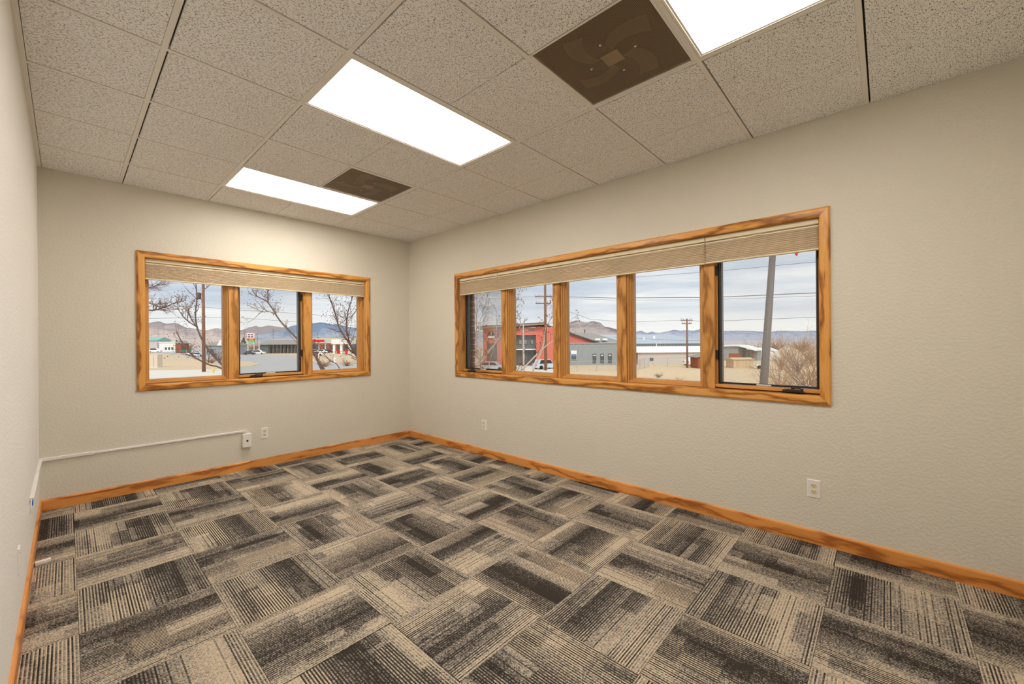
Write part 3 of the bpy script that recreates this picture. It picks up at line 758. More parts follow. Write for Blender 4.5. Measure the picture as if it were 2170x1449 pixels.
M_WINLT = plain('pale_window_blind', lin(208, 212, 204), 0.4, 0.4)
M_REDFAS = plain('red_fascia', lin(226, 40, 52), 0.5, 0.3)
M_GREENLED = plain('green_price_panel', lin(60, 230, 100), 0.5, 0.3)
M_YELLOW = plain('yellow_paint', lin(240, 210, 40), 0.5, 0.3)
M_GREENSIGN = plain('green_sign', lin(30, 150, 110), 0.5, 0.3)
M_BRICK = plain('red_brown_brick', lin(150, 96, 80), 0.85, 0.1, var=.15, scale=2)
M_TEAL = plain('teal_metal_roof', lin(140, 190, 180), 0.5, 0.3)
M_SHEDWOOD = plain('red_brown_shed_boards', lin(160, 96, 66), 0.8, 0.1, var=.15, scale=2)
M_HUT = plain('tan_hut_boards', lin(214, 190, 156), 0.8, 0.1, var=.1, scale=2)
M_GALV = plain('galvanised_steel', lin(176, 182, 184), 0.5, 0.3, 0.2)
M_BIGPOLE = plain('grey_painted_steel_pole', lin(118, 110, 104), 0.5, 0.3, var=.1, scale=2)
M_TYRE = plain('tyre_rubber', (0.02, 0.02, 0.022, 1), 0.8, 0.1)
M_LAMPPOST = plain('lamp_post_metal', lin(96, 92, 90), 0.6, 0.3)
M_GREENTREE = plain('evergreen_foliage', lin(92, 100, 72), 0.9, 0.05, var=.35, scale=1.2)
M_BARK = plain('grey_brown_bark', lin(112, 92, 86), 0.85, 0.1, var=.25, scale=12)
M_PALEBARK = plain('pale_bark', lin(196, 182, 168), 0.8, 0.1, var=.2, scale=12)
M_TWIG = plain('reddish_twigs', lin(120, 92, 84), 0.85, 0.1, var=.2, scale=12)
M_BUSH = plain('straw_brown_twigs', lin(176, 142, 112), 0.9, 0.05, var=.3, scale=3)
M_BUSHGREY = plain('grey_twigs', lin(140, 124, 112), 0.9, 0.05, var=.3, scale=3)

# ---- poles and wires
def cross(mb, x, z, w): mb.box(x - w / 2, -.06, z - .06, x + w / 2, .06, z + .06)
def utility_pole(u, d, h, r, label, arms, extra=None):
    M = fac(u, d, u + 5, d)[0]
    t_ = empty('utility_pole', M, label, 'utility pole', 'wooden utility poles')
    MB().tube([(0, 0, 0), (0, 0, h)], [r, r * .72], 10).build('pole', M_POLE, M, t_, smooth=True)
    for (z, w_, off) in arms:
        a_ = MB().box(-w_ / 2 + off, -.09, z - .07, w_ / 2 + off, .09, z + .07).build('crossarm', M_POLE, M, t_)
        for k in (-.46, -.28, .28, .46):
            MB().lathe([(.03, 0), (.06, .06), (.03, .12), (.07, .2), (.02, .28)], 8).build('insulator', M_GALV, M @ T(k * w_ + off, 0, z + .07), a_)
    if extra: extra(M, t_)
    return t_
def transformer(M, t_):
    z = hgt(626, 422, 66)
    MB().lathe([(.28, 0), (.34, .05), (.34, .85), (.28, .95), (.10, 1.0)], 12).build('transformer_can', M_LAMPPOST, M @ T(-.75, 0, z - .5), t_)
    MB().box(-.75, -.06, z + .2, 0, .06, z + .32).build('bracket', M_LAMPPOST, M, t_)
    MB().box(-1.1, -.06, z - .62, -.35, .06, z - .5).build('foot_rail', M_LAMPPOST, M, t_)
    MB().tube([(0, 0, hgt(615, 432, 66)), (.7, 0, hgt(608, 440, 66)), (1.1, 0, hgt(603, 443, 66))], .06, 6).build('lamp_arm', M_LAMPPOST, M, t_)
utility_pole(431.5, 66, 15.5, .26, 'brown wooden utility pole with a transformer, in the left pane of the three-pane window', [], transformer)
def arms2(M, t_):
    MB().tube([(0, 0, hgt(650, 1156, 64)), (1.0, 0, hgt(640, 1156, 64))], .05, 6).build('brace', M_POLE, M, t_)
utility_pole(1156, 64, 14.5, .24, 'tall wooden utility pole with two crossarms in front of the red building', [(hgt(628.5, 1156, 64), 2.6, -.3), (hgt(642.5, 1156, 64), 2.4, -.3)], arms2)
utility_pole(1456, 68, hgt(675, 1456, 68), .17, 'slender wooden utility pole in front of the long white-roofed building', [(hgt(678.5, 1456, 68), 1.9, -.05), (hgt(685.5, 1456, 68), 1.6, -.05)])
def wire(label, pts, r=.028):
    P = [at(*p) for p in pts]; fine = []
    for a, b in zip(P[:-1], P[1:]):
        n = 6
        for k in range(n):
            fine.append(a.lerp(b, k / n))
    fine.append(P[-1]); c = fine[0]
    o = MB().tube([p - c for p in fine], r, 5).build('power_line', M_WIRE, T(*c), smooth=True)
    tag(o, label, 'power line', 'overhead power lines')
wire('higher of the two power lines crossing the three-pane window', [(180, 648, 58), (432, 650.5, 66), (509, 657, 70), (628, 664, 77), (661, 666.5, 80), (830, 676, 95)])
wire('lower of the two power lines crossing the three-pane window', [(180, 676, 58), (432, 673, 66), (510, 673.5, 70), (628, 682, 77), (661, 684, 80), (830, 695, 95)])
wire('thick power line in the middle of the sky of the five-pane window', [(1154, 627, 64), (1204, 629, 62), (1307, 631.5, 58), (1344, 631, 57), (1485, 630, 52), (1534, 629, 50), (1725, 620.5, 44), (1900, 610, 40)], .045)
wire('thin power line just under the thick one in the five-pane window', [(1158, 629, 64), (1204, 632, 62), (1307, 636, 58), (1344, 635.5, 57), (1485, 635, 52), (1534, 634, 50), (1725, 627, 44), (1900, 618, 40)], .02)
wire('topmost power line in the five-pane window, climbing to the right', [(1330, 591, 50), (1348, 587, 49), (1484, 577, 44), (1534, 573, 42), (1727, 555, 36), (1900, 536, 32)], .02)
wire('lowest power line in the five-pane window, level with the slender pole top', [(1154, 642, 64), (1250, 676, 66), (1310, 681, 67), (1344, 682, 67), (1456, 678, 68), (1485, 681, 66), (1534, 679.5, 62), (1727, 672, 52), (1900, 662, 46)], .025)
wire('drooping service wire in front of the metal warehouse roof', [(1300, 714, 70), (1345, 716.5, 70), (1400, 719.5, 70), (1456, 721.5, 68), (1530, 722, 66)], .025)
wire('short thin power line left of the tall pole with two crossarms', [(960, 634, 78), (1070, 632, 70), (1152, 626, 64)], .02)

# leaning steel pole close to the building
b0, b1 = gp(1600, 12.0), at(1640, 500, 12.0)
t_ = empty('steel_pole', T(*b0), 'thick grey steel pole leaning slightly, close outside the five-pane window', 'pole')
MB().tube([(0, 0, 0), tuple(b1 - b0)], [.133, .082], 16).build('shaft', M_BIGPOLE, T(*b0), t_, smooth=True)
MB().box(-.2, -.2, 0, .2, .2, .04).build('base_plate', M_BIGPOLE, T(*b0), t_)
fl_top = at(1641, 497, 12.0)
MB().tube([tuple(b1 - b0), tuple(at(1692, 528, 12.0) - b0)], .014, 8).build('bracket_arm', M_BIGPOLE, T(*b0), t_)
q = at(1688, 533, 12.0)
t2 = MB().prism([(-.05, .10), (-.02, -.09), (.03, -.13), (.07, -.02), (.05, .10)], -.012, .012, 'y').build('hanging_pennant', M_REDFAS, fac(1688, 12, 1690, 12)[0] @ T(0, 0, q.z - GZ)); tag(t2, 'scrap of red pennant hanging at the top right of the five-pane window', 'pennant')

# ---- buildings
def win(M, t_, x0, x1, z0, z1, y=-.02, mt=None, framed=M_ROOFTOP, name='window'):
    f_ = MB().ring(x0, x1, z0, z1, [(0, -.02), (0, .06), (.07, .06), (.07, -.02)]).build(name, framed, M @ T(0, y, 0) @ Matrix.Rotation(math.pi / 2, 4, 'X'), t_)
    MB().box(x0 + .06, -.01, z0 + .06, x1 - .06, .03, z1 - .06).build('pane', mt or M_WINDK, M @ T(0, y, 0), f_)
    return f_
# red building with grey annex
D0 = 77.0
M, L = fac(1024, D0, 1172, D0); px = L / 148.0
t_ = empty('red_building', M, 'modern red building with sloping roof and grey annex, across the street', 'building')
X = lambda u: (u - 1024) * px
Z = lambda v, u=1100: hgt(v, u, D0)
MB().box(0, 0, 0, X(1076), 9, Z(695)).box(X(1136), 0, 0, X(1172), 9, Z(693)).box(X(1076), 0, Z(710), X(1136), 9, Z(694)).box(X(1076), 3, 0, X(1136), 9, Z(706)).build('red_wall', M_REDCLAD, M, t_)
MB().box(X(1076), 1.0, Z(739), X(1136), 1.4, Z(710)).build('grey_recess_wall', M_DKGREY, M, t_)
MB().box(X(1076), .9, 0, X(1136), 1.5, Z(741.5)).build('shopfront', M_WINDK, M, t_)
for uu in (1078, 1092, 1106, 1120, 1133): MB().box(X(uu), .75, 0, X(uu) + .16, .95, Z(741)).build('shopfront_post', M_ROOFTOP, M, t_)
MB().box(X(1074), -.5, Z(741.5), X(1137), 1.2, Z(739)).build('entrance_canopy', M_WHITEW, M, t_)
for uu in (1081, 1091.5, 1103, 1114.5, 1128): win(M, t_, X(uu) - .32, X(uu) + .32, Z(730), Z(719), .97, M_OLIVE)
win(M, t_, X(1032), X(1053), Z(764), Z(727), -.02)
# roof: rises to the corner above the tall pole, then falls to the right over the hall
def roof_poly(a, b, th): return [(a[0], a[1]), (b[0], b[1]), (b[0], b[1] + th), (a[0], a[1] + th)]
mb = MB()
mb.prism([(X(1012), Z(696)), (X(1152), Z(688.5)), (X(1152), Z(685)), (X(1012), Z(692))], -1.2, 10, 'y'); mb.build('roof_overhang', M_ROOFEDGE, M, t_)
MB().prism([(X(1012), Z(692)), (X(1152), Z(685)), (X(1152), Z(683.6)), (X(1012), Z(690.8))], -1.25, 10, 'y').build('roof_edge', M_ROOFTOP, M, t_)
MB().prism([(X(1151), Z(687)), (X(1282), Z(731)), (X(1282), Z(729)), (X(1151), Z(683.6))], 2.0, 12, 'y').build('falling_roof', M_ROOFTOP, M, t_)
MB().prism([(X(1160), 0), (X(1274), 0), (X(1274), Z(728)), (X(1160), Z(689.5))], 2.6, 11, 'y').build('hall_wall', M_REDCLAD, M, t_)
# annex
gx0, gx1 = X(1166), X(1338)
MB().box(gx0, .6, 0, gx1, 14, Z(728.5)).build('annex_wall', M_GREYCLAD, M, t_)
x = gx0
mb = MB()
while x < gx1 - .2:
    mb.box(x, .55, 0, x + .12, .62, Z(729)); x += .38
rb_ = mb.build('corrugation', M_GREYCLAD, M, t_); rb_['kind'] = 'stuff'
MB().box(gx0 - .1, .4, Z(728.8), gx1 + .1, 14.2, Z(727.2)).build('annex_roof_edge', M_GALV, M, t_)
for uu in (1260.5, 1277, 1293.5):
    f_ = win(M, t_, X(uu) - .33, X(uu) + .33, Z(770.5), Z(751), .52)
    MB().box(X(uu) - .25, -.03, Z(755.5), X(uu) + .25, .0, Z(752.8)).build('blind', M_WINLT, M @ T(0, .5, 0), f_)
MB().box(X(1203), .5, 0, X(1208.5), .62, Z(748)).build('door', M_WINDK, M, t_)
MB().box(X(1202.5), .3, Z(748), X(1209), .62, Z(746.5)).build('door_canopy', M_ROOFTOP, M, t_)
MB().box(gx1, .5, 0, gx1 + X(1350) - X(1338), 14, Z(730)).build('red_end_wall', M_REDCLAD, M, t_)
# round sign and lettering
sg = MB().lathe([(.70, 0), (.70, .12)], 28).build('round_sign', M_SLOT, M @ T(X(1041), -.02, Z(709.5)) @ Matrix.Rotation(math.pi / 2, 4, 'X'), t_)
MB().box(-.62, -.04, -.36, .62, .0, .02).build('sign_band', M_WHITEW, M @ T(X(1041), -.15, Z(711.5)), sg)
def text(name, body, size, mt, M_, parent, depth=.02):
    cu = bpy.data.curves.new(name, 'FONT'); cu.body = body; cu.size = size; cu.extrude = depth; cu.align_x = 'CENTER'; cu.align_y = 'CENTER'
    tmp = bpy.data.objects.new(name + '_tmp', cu); COL.objects.link(tmp)
    me = bpy.data.meshes.new_from_object(tmp.evaluated_get(bpy.context.evaluated_depsgraph_get())); bpy.data.objects.remove(tmp); bpy.data.curves.remove(cu)
    me.materials.clear(); return mobj(name, me, mt, M_, parent)
UPR = Matrix.Rotation(math.pi / 2, 4, 'X')
text('numeral', '3', .75, M_WHITEW, M @ T(X(1041), -.16, Z(706.5)) @ UPR, sg)
for k, uu in enumerate((1105.5, 1108.2, 1113.5, 1117.5, 1120.2, 1122.9, 1125.6, 1128.3, 1131)):
    MB().box(X(uu), -.08, Z(701.2), X(uu) + .15, .0, Z(697.8)).box(X(uu), -.08, Z(700), X(uu) + .22, -.01, Z(699)).build('sign_letter', M_OLIVE if k > 3 else M_WINLT, M, t_)
# mural board by the annex door
mu = empty('mural_board', M @ T(X(1216.5), .5, Z(763.5)), 'blue and white mural board hanging on the grey annex', 'sign')
MB().box(-.55, -.08, 0, .55, 0, Z(743.5) - Z(763.5)).build('board', M_WHITEW, WM[mu.name], mu)
MB().box(-.5, -.10, .05, .5, -.07, .75).build('dark_panel', plain('mural_dark_teal', lin(84, 104, 110), .6), WM[mu.name], mu)
MB().box(-.5, -.10, .75, .5, -.07, 1.1).build('blue_panel', plain('mural_blue', lin(110, 140, 190), .6), WM[mu.name], mu)

# taupe hip roof behind
M, L = fac(1190, 112, 1330, 112); k = L / 140
zr = lambda v: hgt(v, 1240, 112)
t_ = empty('hip_roof_building', M, 'building with a wide taupe hip roof behind the grey annex', 'building')
MB().box(0, 0, 0, L, 18, zr(733)).build('wall', M_BEIGEW, M, t_)
MB().add([(-1, -1, zr(733)), (L + 1, -1, zr(733)), (L + 1, 19, zr(733)), (-1, 19, zr(733)), ((1215 - 1190) * k, 9, zr(704)), ((1268 - 1190) * k, 9, zr(704))],
         [(0, 1, 5, 4), (1, 2, 5), (2, 3, 4, 5), (3, 0, 4), (3, 2, 1, 0)]).build('roof', M_TAUPE, M, t_)
MB().tube([(8, 9, zr(706)), (8, 9, zr(696))], .14, 8).build('flue', M_ROOFTOP, M, t_)
for xx in (9.5, 11.5): MB().box(xx, .8, zr(721), xx + 1.3, 2.4, zr(717)).build('roof_vent', M_WHITEROOF, M, t_)

# long metal-roofed warehouse
M, L = fac(1335, 104, 1520, 104)
zr = lambda v: hgt(v, 1420, 104)
t_ = empty('warehouse', M, 'huge warehouse with a blue-grey metal roof behind the white-roofed building', 'building')
MB().box(0, 0, 0, L, 40, zr(727.5)).build('wall', M_OLIVE, M, t_)
MB().prism([(0, zr(727.5)), (34, zr(703.5)), (68, zr(727.5))], -.5, L + .5, 'x').build('roof', M_METALROOF, M, t_)
nx = 24
for i in range(nx + 1):
    xx = L * i / nx
    MB().prism([(-.1, zr(727.3)), (34, zr(703.2)), (34, zr(702.8)), (-.1, zr(726.9))], xx - .05, xx + .05, 'x').build('roof_seam', M_METALROOF, M, t_)
for i in range(0, nx * 2): MB().box(L * i / (2 * nx), -.06, zr(735), L * i / (2 * nx) + .25, .02, zr(728)).build('wall_rib', M_DKGREY, M, t_)
for (uu, vv) in ((1350, 717), (1397, 719), (1421, 716)): MB().lathe([(.35, 0), (.35, .5), (.5, .55), (.1, .9)], 8).build('roof_vent', M_WHITEROOF, M @ T((uu - 1335) * L / 185, 12, zr(vv) - .2), t_)
MB().tube([((1403 - 1335) * L / 185, 1, zr(727.5)), ((1423 - 1335) * L / 185, 30, zr(707.5))], .16, 6).build('roof_pipe', M_WHITEROOF, M, t_)

# white-roofed low building
M, L = fac(1351, 79, 1520, 79)
zr = lambda v: hgt(v, 1420, 79)
t_ = empty('white_roofed_building', M, 'long low beige building with a white metal roof', 'building')
MB().box(0, 0, 0, L, 9, zr(746.5)).build('wall', M_BEIGEW, M, t_)
MB().prism([(-.5, zr(746.5)), (8, zr(734.5)), (16, zr(746.5))], -.4, L + .4, 'x').build('roof', M_WHITEROOF, M, t_)
k = L / 169
for (u0, u1, v0, v1) in ((1377, 1380.2, 764, 757.5), (1381.2, 1384, 764, 757.5), (1456, 1464, 765.5, 760.5), (1466, 1469, 765.5, 760.5)):
    win(M, t_, (u0 - 1351) * k, (u1 - 1351) * k, zr(v0), zr(v1))
MB().tube([((1403 - 1351) * k, 3, zr(741)), ((1403 - 1351) * k, 3, zr(728))], .07, 6).build('flue', M_WHITEROOF, M, t_)

# red-brown wooden shed
M, L = fac(1478, 66, 1512, 66)
zr = lambda v: hgt(v, 1485, 66)
t_ = empty('wooden_shed', M, 'red-brown wooden shed beside the slender pole', 'shed')
nb = 9
for i in range(nb):
    z0 = zr(780) + (zr(757) - zr(780)) * i / nb; z1 = zr(780) + (zr(757) - zr(780)) * (i + .93) / nb
    MB().box(.1, 0, max(z0, 0), L, .06, z1).build('wall_board', M_SHEDWOOD, M, t_)
MB().box(.15, .05, 0, L, 3, zr(757)).build('body', M_SHEDWOOD, M, t_)
MB().prism([(-.3, zr(757.5)), (1.3, zr(752.5)), (L + .3, zr(752.5)), (L + .3, zr(751.5)), (1.3, zr(751.5)), (-.3, zr(756.5))], -.3, 3.2, 'y').build('roof', M_TAUPE, M, t_)

# grey shed with a white roof (right-hand pane)
M, L = fac(1534, 92, 1597, 88)
zr = lambda v: hgt(v, 1560, 90)
t_ = empty('open_shed', M, 'grey shed with a bright white roof and an open end, left of the leaning pole', 'shed')
MB().box(0, 0, 0, L * .5, 7, zr(735)).box(L * .5, 3.5, 0, L, 7, zr(742)).build('wall', M_GREYCLAD, M, t_)
MB().prism([(-.4, zr(733.5)), (L * .52, zr(733.5)), (L + .5, zr(743)), (L + .5, zr(741.5)), (L * .52, zr(731)), (-.4, zr(731))], -.6, 7.4, 'y').build('roof', M_WHITEROOF, M, t_)
for xx in (.55, .75, .95): MB().box(L * xx, .1, 0, L * xx + .2, .3, zr(743)).build('post', M_POLE, M, t_)
MB().box(1.0, -.05, 0, 3.2, .1, zr(749)).build('door', M_SHEDWOOD, M, t_)

# tan board hut
M, L = fac(1554, 66, 1597, 66)
zr = lambda v: hgt(v, 1575, 66)
t_ = empty('tan_hut', M, 'small tan board hut in the dry grass left of the leaning pole', 'shed')
MB().box(.05, .05, 0, L - .05, 2.4, zr(761)).build('body', M_HUT, M, t_)
for i in range(14): MB().box(L * i / 14 + .02, 0, 0, L * (i + 1) / 14 - .02, .05, zr(761)).build('wall_board', M_HUT, M, t_)
MB().prism([(-.2, zr(761.5)), (1.2, zr(758)), (2.6, zr(761.5))], -.15, L + .15, 'x').build('roof', M_HUT, M, t_)

# white greenhouse beyond the pole
M, L = fac(1598, 96, 1650, 96)
t_ = empty('pale_outbuilding', M, 'pale low outbuilding partly hidden behind the leaning pole', 'building')
MB().box(0, 0, 0, L, 6, hgt(744, 1610, 96)).build('wall', M_WHITEW, M, t_)
MB().prism([(-.2, hgt(744, 1610, 96)), (3, hgt(737, 1610, 96)), (6.2, hgt(744, 1610, 96))], -.2, L + .2, 'x').build('roof', M_WHITEROOF, M, t_)

# trailer by the hut
M, L = fac(1602, 64, 1617, 64)
t_ = empty('flat_trailer', M, 'small white flat trailer beside the tan hut', 'trailer')
MB().box(0, 0, .45, L, 1.4, .62).build('bed', M_WHITEW, M, t_)
for xx in (L * .4, L * .7): MB().lathe([(.28, -.08), (.28, .08)], 12).build('wheel', M_TYRE, M @ T(xx, -.05, .28) @ UPR, t_)

# ---- chain-link fences
def fence(label, pts, h, barb):
    M = T(*gp(*pts[0])); t_ = empty('chain_link_fence', M, label, 'fence')
    P = [gp(*p) for p in pts]; c = P[0]; prev = None; mbw = MB()
    for a, b in zip(P[:-1], P[1:]):
        n = max(1, round((b - a).length / 3.0)); dr = (b - a).normalized()
        for i in range(n):
            p = a.lerp(b, i / n)
            mb = MB().tube([p - c, p - c + Vector((0, 0, h))], .05, 6)
            if barb: mb.tube([p - c + Vector((0, 0, h)), p - c + Vector((-.25, -.25, h + .35))], .045, 5)
            mb.build('post', M_GALV, M, t_)
        MB().tube([a - c + Vector((0, 0, h)), b - c + Vector((0, 0, h))], .025, 5).build('top_rail', M_GALV, M, t_)
        ln = (b - a).length; k = 0.0
        while k < ln:
            p0 = a + dr * k - c; p1 = a + dr * min(ln, k + h) - c; p2 = a + dr * max(0, k - h) - c
            mbw.tube([p0, p1 + Vector((0, 0, h))], .010, 3, False); mbw.tube([p0, p2 + Vector((0, 0, h))], .010, 3, False); k += .45
    w_ = mbw.build('wire_mesh', M_GALV, M, t_); w_['kind'] = 'stuff'
fence('grey chain-link fence with barbed arms in front of the grey annex', [(1180, 60), (1345, 63)], 1.55, True)
fence('rusty chain-link fence around the yard left of the slender pole', [(1345, 63), (1375, 70), (1453, 71)], 1.6, False)

# ---- window A side buildings
M, L = fac(551, 190, 642, 190); k = L / 91
zr = lambda v: hgt(v, 590, 190)
t_ = empty('service_building', M, 'dark grey service building with a row of open bays at the gas station', 'building')
MB().box(0, 0, 0, (569 - 551) * k, 12, zr(729.5)).box(0, 6, 0, L, 12, zr(729.5)).build('wall', M_DKGREY, M, t_)
MB().prism([(-1.2, zr(730)), (6, zr(720)), (13, zr(730))], -.6, L + .6, 'x').build('roof', M_TAUPE, M, t_)
for i in range(9): MB().box((570 + i * 7.8 - 551) * k, 0, 0, (570 + i * 7.8 - 551) * k + .55, .6, zr(730)).build('bay_post', M_ROOFTOP, M, t_)
for i in range(8): MB().box((573.5 + i * 7.8 - 551) * k, 1.5, 0, (573.5 + i * 7.8 - 551) * k + .7, 2.2, 2.4).build('vacuum_stand', M_WHITEW, M, t_)
M, L = fac(574, 203, 687, 203); zr = lambda v: hgt(v, 620, 203); k = L / 113
t_ = empty('fuel_canopy', M, 'gas station canopy with a long red fascia', 'canopy')
MB().box(0, 0, zr(725.5), L, 10, zr(718.8)).build('deck', M_WHITEW, M, t_)
MB().box(-.1, -.2, zr(725.2), L + .1, .02, zr(719.6)).build('fascia', M_REDFAS, M, t_)
for uu in (580, 610, 640, 668, 682):
    MB().box((uu - 574) * k, 3, 0, (uu - 574) * k + .5, 3.5, zr(725.5)).build('column', M_WHITEW, M, t_)
M, L = fac(524, 182, 539, 182); zr = lambda v: hgt(v, 530, 182)
t_ = empty('price_sign', M, 'white, red and green gas price sign on two posts', 'sign')
for xx in (0.1, L - .35): MB().box(xx, 0, 0, xx + .25, .25, zr(706)).build('post', M_WHITEW, M, t_)
MB().box(0, -.15, zr(717), L, .35, zr(706)).build('white_panel', M_WHITEW, M, t_)
MB().box(0, -.15, zr(721.3), L, .35, zr(717.2)).build('red_panel', M_REDFAS, M, t_)
MB().box(.6, -.15, zr(725.5), L, .35, zr(721.5)).build('green_panel', M_GREENLED, M, t_)
for (fx_, v0, v1) in ((.14, 710.3, 707.9), (.56, 710.3, 707.9), (.14, 714.8, 712.2), (.56, 714.8, 712.2)):
    MB().box(L * fx_, -.22, zr(v0), L * (fx_ + .30), -.12, zr(v1)).build('red_mark', plain('crimson_letter', lin(150, 30, 70), .6) if fx_ == .14 and v0 == 710.3 else bpy.data.materials['crimson_letter'], M, t_)
for i in range(3): MB().box(L * (.36 + .18 * i), -.22, zr(720.6), L * (.36 + .18 * i) + .35, -.12, zr(718.0)).build('price_digit', M_YELLOW, M, t_)
M, L = fac(664, 232, 742, 232); zr = lambda v: hgt(v, 700, 232)
t_ = empty('brick_store', M, 'red-brown brick store with a cream upper wall behind the parked cars', 'building')
MB().box(0, 0, 0, L, 14, zr(727)).build('brick_wall', M_BRICK, M, t_)
MB().box(-.3, -.3, zr(727), L + .3, 14, zr(716)).build('upper_wall', plain('cream_stucco', lin(232, 222, 200), .8), M, t_)
MB().box(-.4, -.5, zr(716), L + .4, 14.2, zr(714.6)).build('roof_edge', M_TEAL, M, t_)
for i in range(5): win(M, t_, 1.5 + i * 4, 3.6 + i * 4, 1.0, 3.4)
M, L = fac(702, 172, 741, 172); zr = lambda v: hgt(v, 720, 172); k = L / 39
t_ = empty('pump_canopy', M, 'white canopy with stout posts at the right edge of the three-pane window', 'canopy')
MB().box(0, 0, zr(729), L, 7, zr(719)).build('deck', M_WHITEW, M, t_)
for uu in (704, 719.5, 737): MB().box((uu - 702) * k, .5, 0, (uu - 702) * k + .9, 1.4, zr(729)).build('column', M_WHITEW, M, t_)
for uu in (709, 714, 727): MB().box((uu - 702) * k, 2, 0, (uu - 702) * k + .8, 2.6, 2.0).build('fuel_pump', M_REDFAS, M, t_)
M, L = fac(742, 188, 800, 188)
t_ = empty('dark_building', M, 'dark grey building at the far right of the three-pane window', 'building')
MB().box(0, 0, 0, L, 12, hgt(721, 755, 188)).build('wall', M_DKGREY, M, t_)
MB().box(-.3, -.3, hgt(721, 755, 188), L, 12, hgt(719.6, 755, 188)).build('roof_edge', M_ROOFTOP, M, t_)
M, L = fac(337, 250, 371, 250); zr = lambda v: hgt(v, 350, 250)
t_ = empty('white_building', M, 'low white commercial building in the left pane of the three-pane window', 'building')
MB().box(0, 0, 0, L, 10, zr(726)).build('wall', M_WHITEW, M, t_)
MB().box(-.4, -.4, zr(726), L + .4, 10.4, zr(724.2)).build('roof', M_WHITEROOF, M, t_)
for i in range(3): win(M, t_, 3.6 + i * 2, 4.8 + i * 2, 1.2, 2.8)
M, L = fac(290, 300, 333, 300); zr = lambda v: hgt(v, 320, 300)
t_ = empty('teal_roofed_building', M, 'building with a pale teal roof at the left edge of the three-pane window', 'building')
MB().box(0, 0, 0, L, 12, zr(721)).build('wall', M_BEIGEW, M, t_)
MB().prism([(-.8, zr(721.5)), (6, zr(714)), (13, zr(721.5))], -.6, L + .6, 'x').build('roof', M_TEAL, M, t_)
M, L = fac(437, 170, 476, 165); zr = lambda v: hgt(v, 455, 168)
t_ = empty('gable_house', M, 'grey gabled house with dark window row right of the brown utility pole', 'house')
MB().box(0, 0, 0, L, 9, zr(731)).build('wall', M_GREYCLAD, M, t_)
MB().prism([(-.6, zr(732)), (4.5, zr(724)), (9.6, zr(732))], -.5, L + .5, 'x').build('roof', M_TAUPE, M, t_)
MB().prism([(L * .72, zr(732)), (L * 1.05, zr(732)), (L * .89, zr(721))], -1.0, 5, 'y').build('gable', M_WHITEW, M, t_)
for i in range(4): win(M, t_, .5 + i * 1.25, 1.35 + i * 1.25, 1.0, 2.4)
M, L = fac(372, 215, 384, 215)
t_ = empty('small_outbuilding', M, 'small brown gabled outbuilding beside the low white commercial building', 'building')
MB().box(0, 0, 0, L, 5, hgt(727, 378, 215)).build('wall', M_BRICK, M, t_)
MB().prism([(-.3, hgt(727.5, 378, 215)), (L / 2, hgt(722, 378, 215)), (L + .3, hgt(727.5, 378, 215))], -.3, 5.3, 'y').build('roof', M_TAUPE, M, t_)

# utility cabinet, signs, hydrants, lamp posts
M, L = fac(317, 80, 333, 80)
t_ = empty('utility_cabinet', M, 'beige utility cabinet on the grass at the left edge of the three-pane window', 'utility box')
MB().box(0, 0, 0, L, 1.2, hgt(751, 325, 80)).build('body', plain('beige_cabinet', lin(222, 208, 192), .6), M, t_, bevel=.03)
MB().box(L * .5 - .02, -.03, .15, L * .5 + .02, .0, hgt(752, 325, 80)).build('door_seam', M_OLIVE, M, t_)
MB().box(-.1, -.1, 0, L + .1, 1.3, .12).build('plinth', M_WALK, M, t_)
M, L = fac(383, 118, 406, 118)
t_ = empty('street_sign', M, 'pair of green street name blades on a thin post near the road', 'street sign')
MB().tube([(L / 2, .1, 0), (L / 2, .1, hgt(741, 395, 118))], .05, 6).build('post', M_GALV, M, t_)
MB().box(0, 0, hgt(745, 395, 118), L * .48, .05, hgt(742, 395, 118)).build('blade', M_GREENSIGN, M, t_)
MB().box(L * .55, 0, hgt(745.5, 395, 118), L, .05, hgt(741.5, 395, 118)).build('blade', M_GREENSIGN, M, t_)
M, L = fac(365, 150, 371, 150)
t_ = empty('warning_sign', M, 'yellow diamond warning sign in front of the low white building', 'sign')
MB().tube([(L / 2, .1, 0), (L / 2, .1, hgt(733, 368, 150))], .05, 6).build('post', M_GALV, M, t_)
MB().prism([(L / 2, hgt(735, 368, 150)), (L, hgt(732, 368, 150)), (L / 2, hgt(729, 368, 150)), (0, hgt(732, 368, 150))], 0, .06, 'y').build('panel', M_YELLOW, M, t_)
def hydrant(u, d, mt, label, s=1.0):
    M = T(*gp(u, d)) @ Matrix.Scale(s, 4); t_ = empty('fire_hydrant', M, label, 'fire hydrant')
    MB().lathe([(.16, 0), (.16, .06), (.11, .07), (.11, .5), (.15, .52), (.15, .57), (.10, .66), (.03, .74)], 12).build('barrel', mt, M, t_)
    MB().tube([(-.2, 0, .4), (.2, 0, .4)], .06, 8).build('nozzle', mt, M, t_)
hydrant(452, 63, M_YELLOW, 'yellow fire hydrant at the roadside right of the brown utility pole')
hydrant(709.5, 92, M_WHITEW, 'white hydrant in the grass verge in the right pane of the three-pane window', 1.8)
def lamp_post(u, d, vtop, label):
    M = T(*gp(u, d)); h = hgt(vtop, u, d); t_ = empty('lamp_post', M, label, 'lamp post', 'distant lamp posts')
    MB().tube([(0, 0, 0), (0, 0, h)], [.14, .08], 8).build('post', M_LAMPPOST, M, t_)
    MB().box(-.55, -.15, h - .08, .55, .15, h + .08).build('head', M_LAMPPOST, M, t_)
lamp_post(518.5, 205, 702, 'thin lamp post left of the gas price sign')
lamp_post(579, 222, 698, 'thin lamp post left of the red canopy')
lamp_post(673, 222, 706, 'thin lamp post behind the right end of the red canopy')
